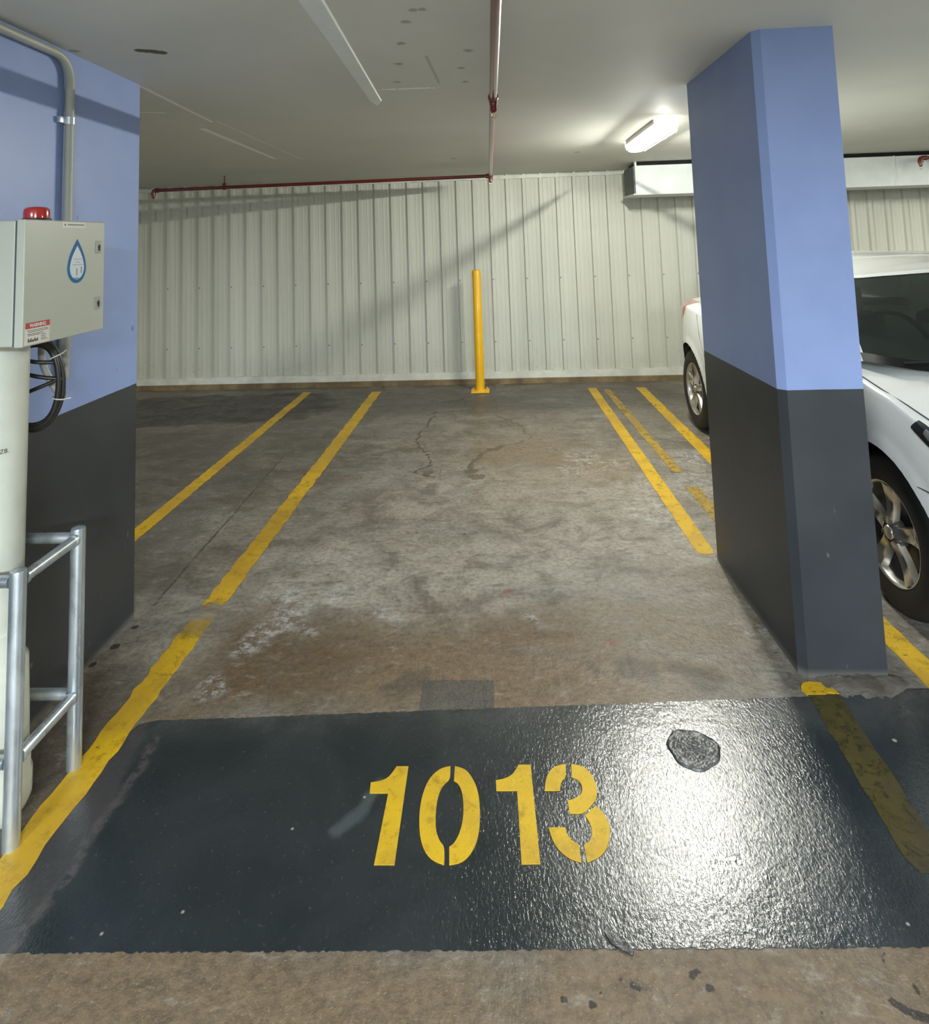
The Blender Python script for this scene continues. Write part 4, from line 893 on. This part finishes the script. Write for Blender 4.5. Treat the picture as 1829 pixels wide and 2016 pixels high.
# black surround below the windscreen and the windscreen itself
gpanel(car, 'windscreen_surround', M['carblack'], 0, 32, 0.0, 0.085, 0.001, n=30, m=3)
gpanel(car, 'windscreen', M['carglass'], 0, 31.8, 0.05, 0.965, -0.004, n=30, m=10)
gpanel(car, 'rear_window', M['carglass'], 77, 90, 0.05, 0.94, -0.004)
wd_ = gpanel(car, 'side_window', M['carglass'], 36, 48, 0.03, 0.91, -0.004, side=-1); gpanel(car, 'side_window', M['carglass'], 50, 66, 0.03, 0.91, -0.004, side=-1)
gpanel(car, 'side_window', M['carglass'], 36, 48, 0.03, 0.91, -0.004, side=1); gpanel(car, 'side_window', M['carglass'], 50, 66, 0.03, 0.91, -0.004, side=1)
for sd in (-1, 1):
    g = G(); gstrip(g, 47.6, 50.4, 0.0, 0.93, 0.0, 4, 6, sides=(sd,)); under(car, g, 'door_pillar', M['carblack'], True)
# interior
it = under(car, G().box(CXC - 0.66, CXC + 0.66, NY + 0.95, NY + 1.35, 0.80, 0.955, 0.05), 'dashboard', M['seat'], True)
for sx in (-1, 1):
    st = under(car, G().box(CXC + sx * 0.36 - 0.24, CXC + sx * 0.36 + 0.24, NY + 1.95, NY + 2.12, 0.45, 1.08, 0.05), 'seat', M['seat'], True)
    under(st, G().box(CXC + sx * 0.36 - 0.13, CXC + sx * 0.36 + 0.13, NY + 1.98, NY + 2.07, 1.06, 1.24, 0.04), 'headrest', M['seat'], True)
under(car, G().box(CXC - 0.6, CXC + 0.6, NY + 2.85, NY + 3.0, 0.45, 1.06, 0.05), 'rear_bench', M['seat'], True)
swc = Vector((CXC + 0.0 - 0.36, NY + 1.50, 0.96)); sw = [swc + Vector((0.18 * math.cos(2 * PI * k / 28), 0.07 * math.sin(2 * PI * k / 28), 0.17 * math.sin(2 * PI * k / 28))) for k in range(28)]
under(car, G().tube(sw, 0.014, 8, closed=True).tube([sw[0], sw[14]], 0.012, 8), 'steering_wheel', M['carblack'], True)
under(car, G().box(CXC - 0.11, CXC + 0.11, NY + 1.47, NY + 1.50, 1.235, 1.29, 0.01), 'rear_view_mirror', M['carblack'])
k0 = gp(-1, 12.5, 0.86, -0.008); k1 = gp(-1, 14.6, 0.86, -0.008); k2 = gp(-1, 14.6, 0.92, -0.008); k3 = gp(-1, 12.5, 0.92, -0.008)
g = G(); g.add([k0, k1, k2, k3] + [q + Vector((0, 0.002, 0)) for q in (k0, k1, k2, k3)], [(0, 1, 2, 3), (4, 5, 6, 7), (0, 1, 5, 4), (2, 3, 7, 6)]); under(car, g, 'windscreen_sticker', M['sticker'])
for k in range(2):
    a = gp(-1, 24 - k * 16, 0.045, 0.010); b_ = gp(-1, 10 - k * 4, 0.10 , 0.012) if k == 0 else gp(1, 8, 0.07, 0.012)
    under(car, G().tube([a, (a + b_) / 2 + Vector((0, -0.004, 0.004)), b_], 0.006, 8), 'wiper', M['carblack'], True)
# patches that lie on the flank
def patch(parent, name, mat, quad, out, n=14, m=10, side=-1, thick=0.004, label=None):
    g = G(); (s0, z0), (s1, z1), (s2, z2), (s3, z3) = quad
    for i in range(n + 1):
        for j in range(m + 1):
            a, b_ = i / n, j / m
            s_ = (s0 * (1 - a) + s1 * a) * (1 - b_) + (s3 * (1 - a) + s2 * a) * b_; z_ = (z0 * (1 - a) + z1 * a) * (1 - b_) + (z3 * (1 - a) + z2 * a) * b_
            e = math.sin(PI * min(max(a, 0.0), 1)) ** 0.3 * math.sin(PI * min(max(b_, 0.0), 1)) ** 0.3
            g.v.append(Vector((CXC + side * (side_w(s_, z_) + out * e - 0.002), NY + s_ - (out * e if s_ < 0.4 else 0), z_)))
    for i in range(n):
        for j in range(m): g.f.append((i * (m + 1) + j, (i + 1) * (m + 1) + j, (i + 1) * (m + 1) + j + 1, i * (m + 1) + j + 1))
    return under(parent, g, name, mat, True, label)
for sd in (-1, 1):
    hl = patch(car, 'headlamp', M['lampdark'], [(0.655, 0.812), (0.16, 0.57), (0.10, 0.69), (0.62, 0.850)], 0.010, side=sd)
    patch(hl, 'headlamp_lens', M['lampglass'], [(0.60, 0.808), (0.20, 0.60), (0.15, 0.675), (0.585, 0.838)], 0.013, side=sd)
    patch(car, 'tail_lamp', M['tail'], [(3.60, 0.865), (4.15, 0.81), (4.15, 0.98), (3.52, 1.012)], 0.018, side=sd)
def seam(pts, r_=0.0035):
    return G().tube(pts, r_, 6)
def on(s_, z_, side=-1, out=0.0): return Vector((CXC + side * (side_w(s_, z_) + out), NY + s_, z_))
for sd in (-1, 1):
    sm = [on(s_, interp(ZS, s_) + (interp(ZT_, s_) - interp(ZS, s_)) * q, sd, 0.004) for s_, q in ((0.98, 0.22), (0.85, 0.22), (0.7, 0.25), (0.55, 0.28), (0.40, 0.33), (0.25, 0.4), (0.12, 0.55))]
    under(body, seam(sm, 0.0028), 'hood_gap', M['seam'], True)
    under(body, seam([on(s_, 0.60 + (0.5 - s_) * 0.01, sd, 0.004) for s_ in (0.615, 0.55, 0.48, 0.4, 0.3)], 0.0025), 'bumper_gap', M['seam'], True)
    under(body, seam([on(1.02, z_, sd, 0.001) for z_ in (0.93, 0.8, 0.6, 0.4, 0.28)] , 0.0025), 'door_gap', M['seam'], True)
    under(body, seam([on(2.12, z_, sd, 0.001) for z_ in (0.92, 0.8, 0.6, 0.4, 0.28)], 0.0025), 'door_gap', M['seam'], True)
    under(body, seam([on(s_, z_, sd, 0.001) for s_, z_ in ((3.2, 0.94), (3.12, 0.8), (3.0, 0.62), (2.95, 0.4), (2.9, 0.28))], 0.0025), 'door_gap', M['seam'], True)
    under(body, seam([on(s_, 0.62, sd, 0.003) for s_ in (3.70, 3.85, 4.0, 4.1)], 0.0025), 'bumper_gap', M['seam'], True)
    for s_ in (1.95, 2.85):
        under(car, G().tube([on(s_ - 0.09, 0.80, sd, 0.0), on(s_ - 0.07, 0.80, sd, 0.025), on(s_ + 0.07, 0.80, sd, 0.025), on(s_ + 0.09, 0.80, sd, 0.0)], 0.010, 10), 'door_handle', M['car'], True)
    mr = under(car, G().box(CXC + sd * 0.93 - 0.10, CXC + sd * 0.93 + 0.10, NY + 1.18, NY + 1.28, 0.96, 1.09, 0.035), 'wing_mirror', M['car'], True)
    under(mr, G().tube([(CXC + sd * 0.78, NY + 1.22, 0.965), (CXC + sd * 0.88, NY + 1.23, 0.99)], 0.018, 10), 'mirror_arm', M['carblack'], True)
# front: grille, intake, plates
under(car, G().box(CXC - 0.40, CXC + 0.40, NY - 0.012, NY + 0.02, 0.50, 0.57, 0.008), 'grille', M['carblack'])
under(car, G().box(CXC - 0.42, CXC + 0.42, NY - 0.010, NY + 0.02, 0.26, 0.36, 0.008), 'air_intake', M['carblack'])
under(car, G().box(CXC - 0.18, CXC + 0.18, NY - 0.018, NY - 0.004, 0.385, 0.475, 0.004), 'number_plate', M['white_lbl'])
# floor pan and wheel wells
under(car, G().box(CXC - 0.80, CXC + 0.80, NY + 1.27, NY + 3.05, 0.17, 0.24).box(CXC - 0.5, CXC + 0.5, NY + 0.08, NY + 4.25, 0.19, 0.25), 'underbody', M['under'])
for wc in WHEELS:
    for sd in (-1, 1):
        g = G(); K = 24
        for k in range(K + 1):
            a = -0.25 + (PI + 0.5) * k / K
            ds = (AR - 0.003) * math.cos(a)
            for xx in (min(0.862, side_w(wc + ds, 0.5) - 0.03), 0.60): g.v.append(Vector((CXC + sd * xx, NY + wc + ds, AZ + (AR - 0.003) * math.sin(a))))
        for k in range(K): g.f.append((2 * k, 2 * k + 1, 2 * k + 3, 2 * k + 2))
        g.f.append(tuple(2 * k + 1 for k in range(K + 1)))
        under(car, g, 'wheel_liner', M['under'])
def wheel(cx_, cy_, sd, x_out):
    R_, W_ = 0.316, 0.20; cz_ = R_ - 0.001; xo = x_out                       # outer face x, sd = -1 faces left
    X = lambda d: xo - sd * d                                              # d inward from the outer face
    def lat(prof, n=56):
        g = G(); base = 0
        for r_, d in prof:
            for k in range(n):
                a = 2 * PI * k / n; g.v.append(Vector((X(d), cy_ + r_ * math.cos(a), cz_ + r_ * math.sin(a))))
        for i in range(len(prof) - 1):
            for k in range(n): g.f.append((i * n + k, i * n + (k + 1) % n, (i + 1) * n + (k + 1) % n, (i + 1) * n + k))
        return g
    wr = under(car, lat([(0.198, 0.018), (0.204, 0.008), (0.230, 0.002), (0.268, 0.000), (0.294, 0.010), (0.310, 0.026), (0.316, 0.045), (0.3165, 0.10), (0.316, 0.155), (0.308, 0.18), (0.270, 0.20), (0.204, 0.19), (0.198, 0.18), (0.198, 0.018)]), 'tyre', M['tyre'], True)
    rim = under(wr, lat([(0.200, 0.012), (0.205, 0.009), (0.202, 0.006), (0.195, 0.010), (0.190, 0.020), (0.185, 0.060), (0.183, 0.17)]), 'rim', M['alloy'], True)
    # five blade spokes
    g = G(); N5 = 5
    for q in range(N5):
        th = 2 * PI * q / N5 + 0.35; base = len(g.v); K = 10
        for i in range(K + 1):
            u = i / K; r_ = 0.035 + (0.195 - 0.035) * u; hw_ = 0.027 + 0.004 * math.sin(PI * u) + 0.030 * u ** 3 - 0.004 * u
            for j, (fr, dd) in enumerate(((-1, 0.030), (-0.75, 0.006), (0, 0.018 * math.sin(PI * min(u * 1.1, 1)) - 0.001), (0.75, 0.006), (1, 0.030))):
                d = 0.006 + dd + 0.012 * (1 - u) ** 2 * 0 + 0.010 * math.sin(PI * u)
                tt = fr * hw_; g.v.append(Vector((X(d), cy_ + r_ * math.cos(th) - tt * math.sin(th), cz_ + r_ * math.sin(th) + tt * math.cos(th))))
        for i in range(K):
            for j in range(4): g.f.append((base + i * 5 + j, base + (i + 1) * 5 + j, base + (i + 1) * 5 + j + 1, base + i * 5 + j + 1))
            g.f.append((base + i * 5, base + i * 5 + 4, base + (i + 1) * 5 + 4, base + (i + 1) * 5))
    under(rim, g, 'spokes', M['alloy'], True)
    hb = lat([(0.0005, 0.004), (0.026, 0.005), (0.030, 0.010), (0.031, 0.018), (0.062, 0.024), (0.064, 0.05)], 28); under(rim, hb, 'hub', M['alloy'], True)
    for q in range(N5):
        g = G(); th = 2 * PI * (q + 0.5) / N5 + 0.35; g.tube([(X(0.010), cy_ + 0.048 * math.cos(th), cz_ + 0.048 * math.sin(th)), (X(0.035), cy_ + 0.048 * math.cos(th), cz_ + 0.048 * math.sin(th))], 0.009, 8)
        under(rim, g, 'lug_nut', M['disc'])
    under(wr, lat([(0.0005, 0.075), (0.13, 0.075), (0.14, 0.078), (0.14, 0.095)], 36), 'brake_disc', M['disc'], True)
    return wr
for wc in WHEELS:
    wheel(CXC, NY + wc, -1, CXC - 0.846); wheel(CXC, NY + wc, 1, CXC + 0.846)
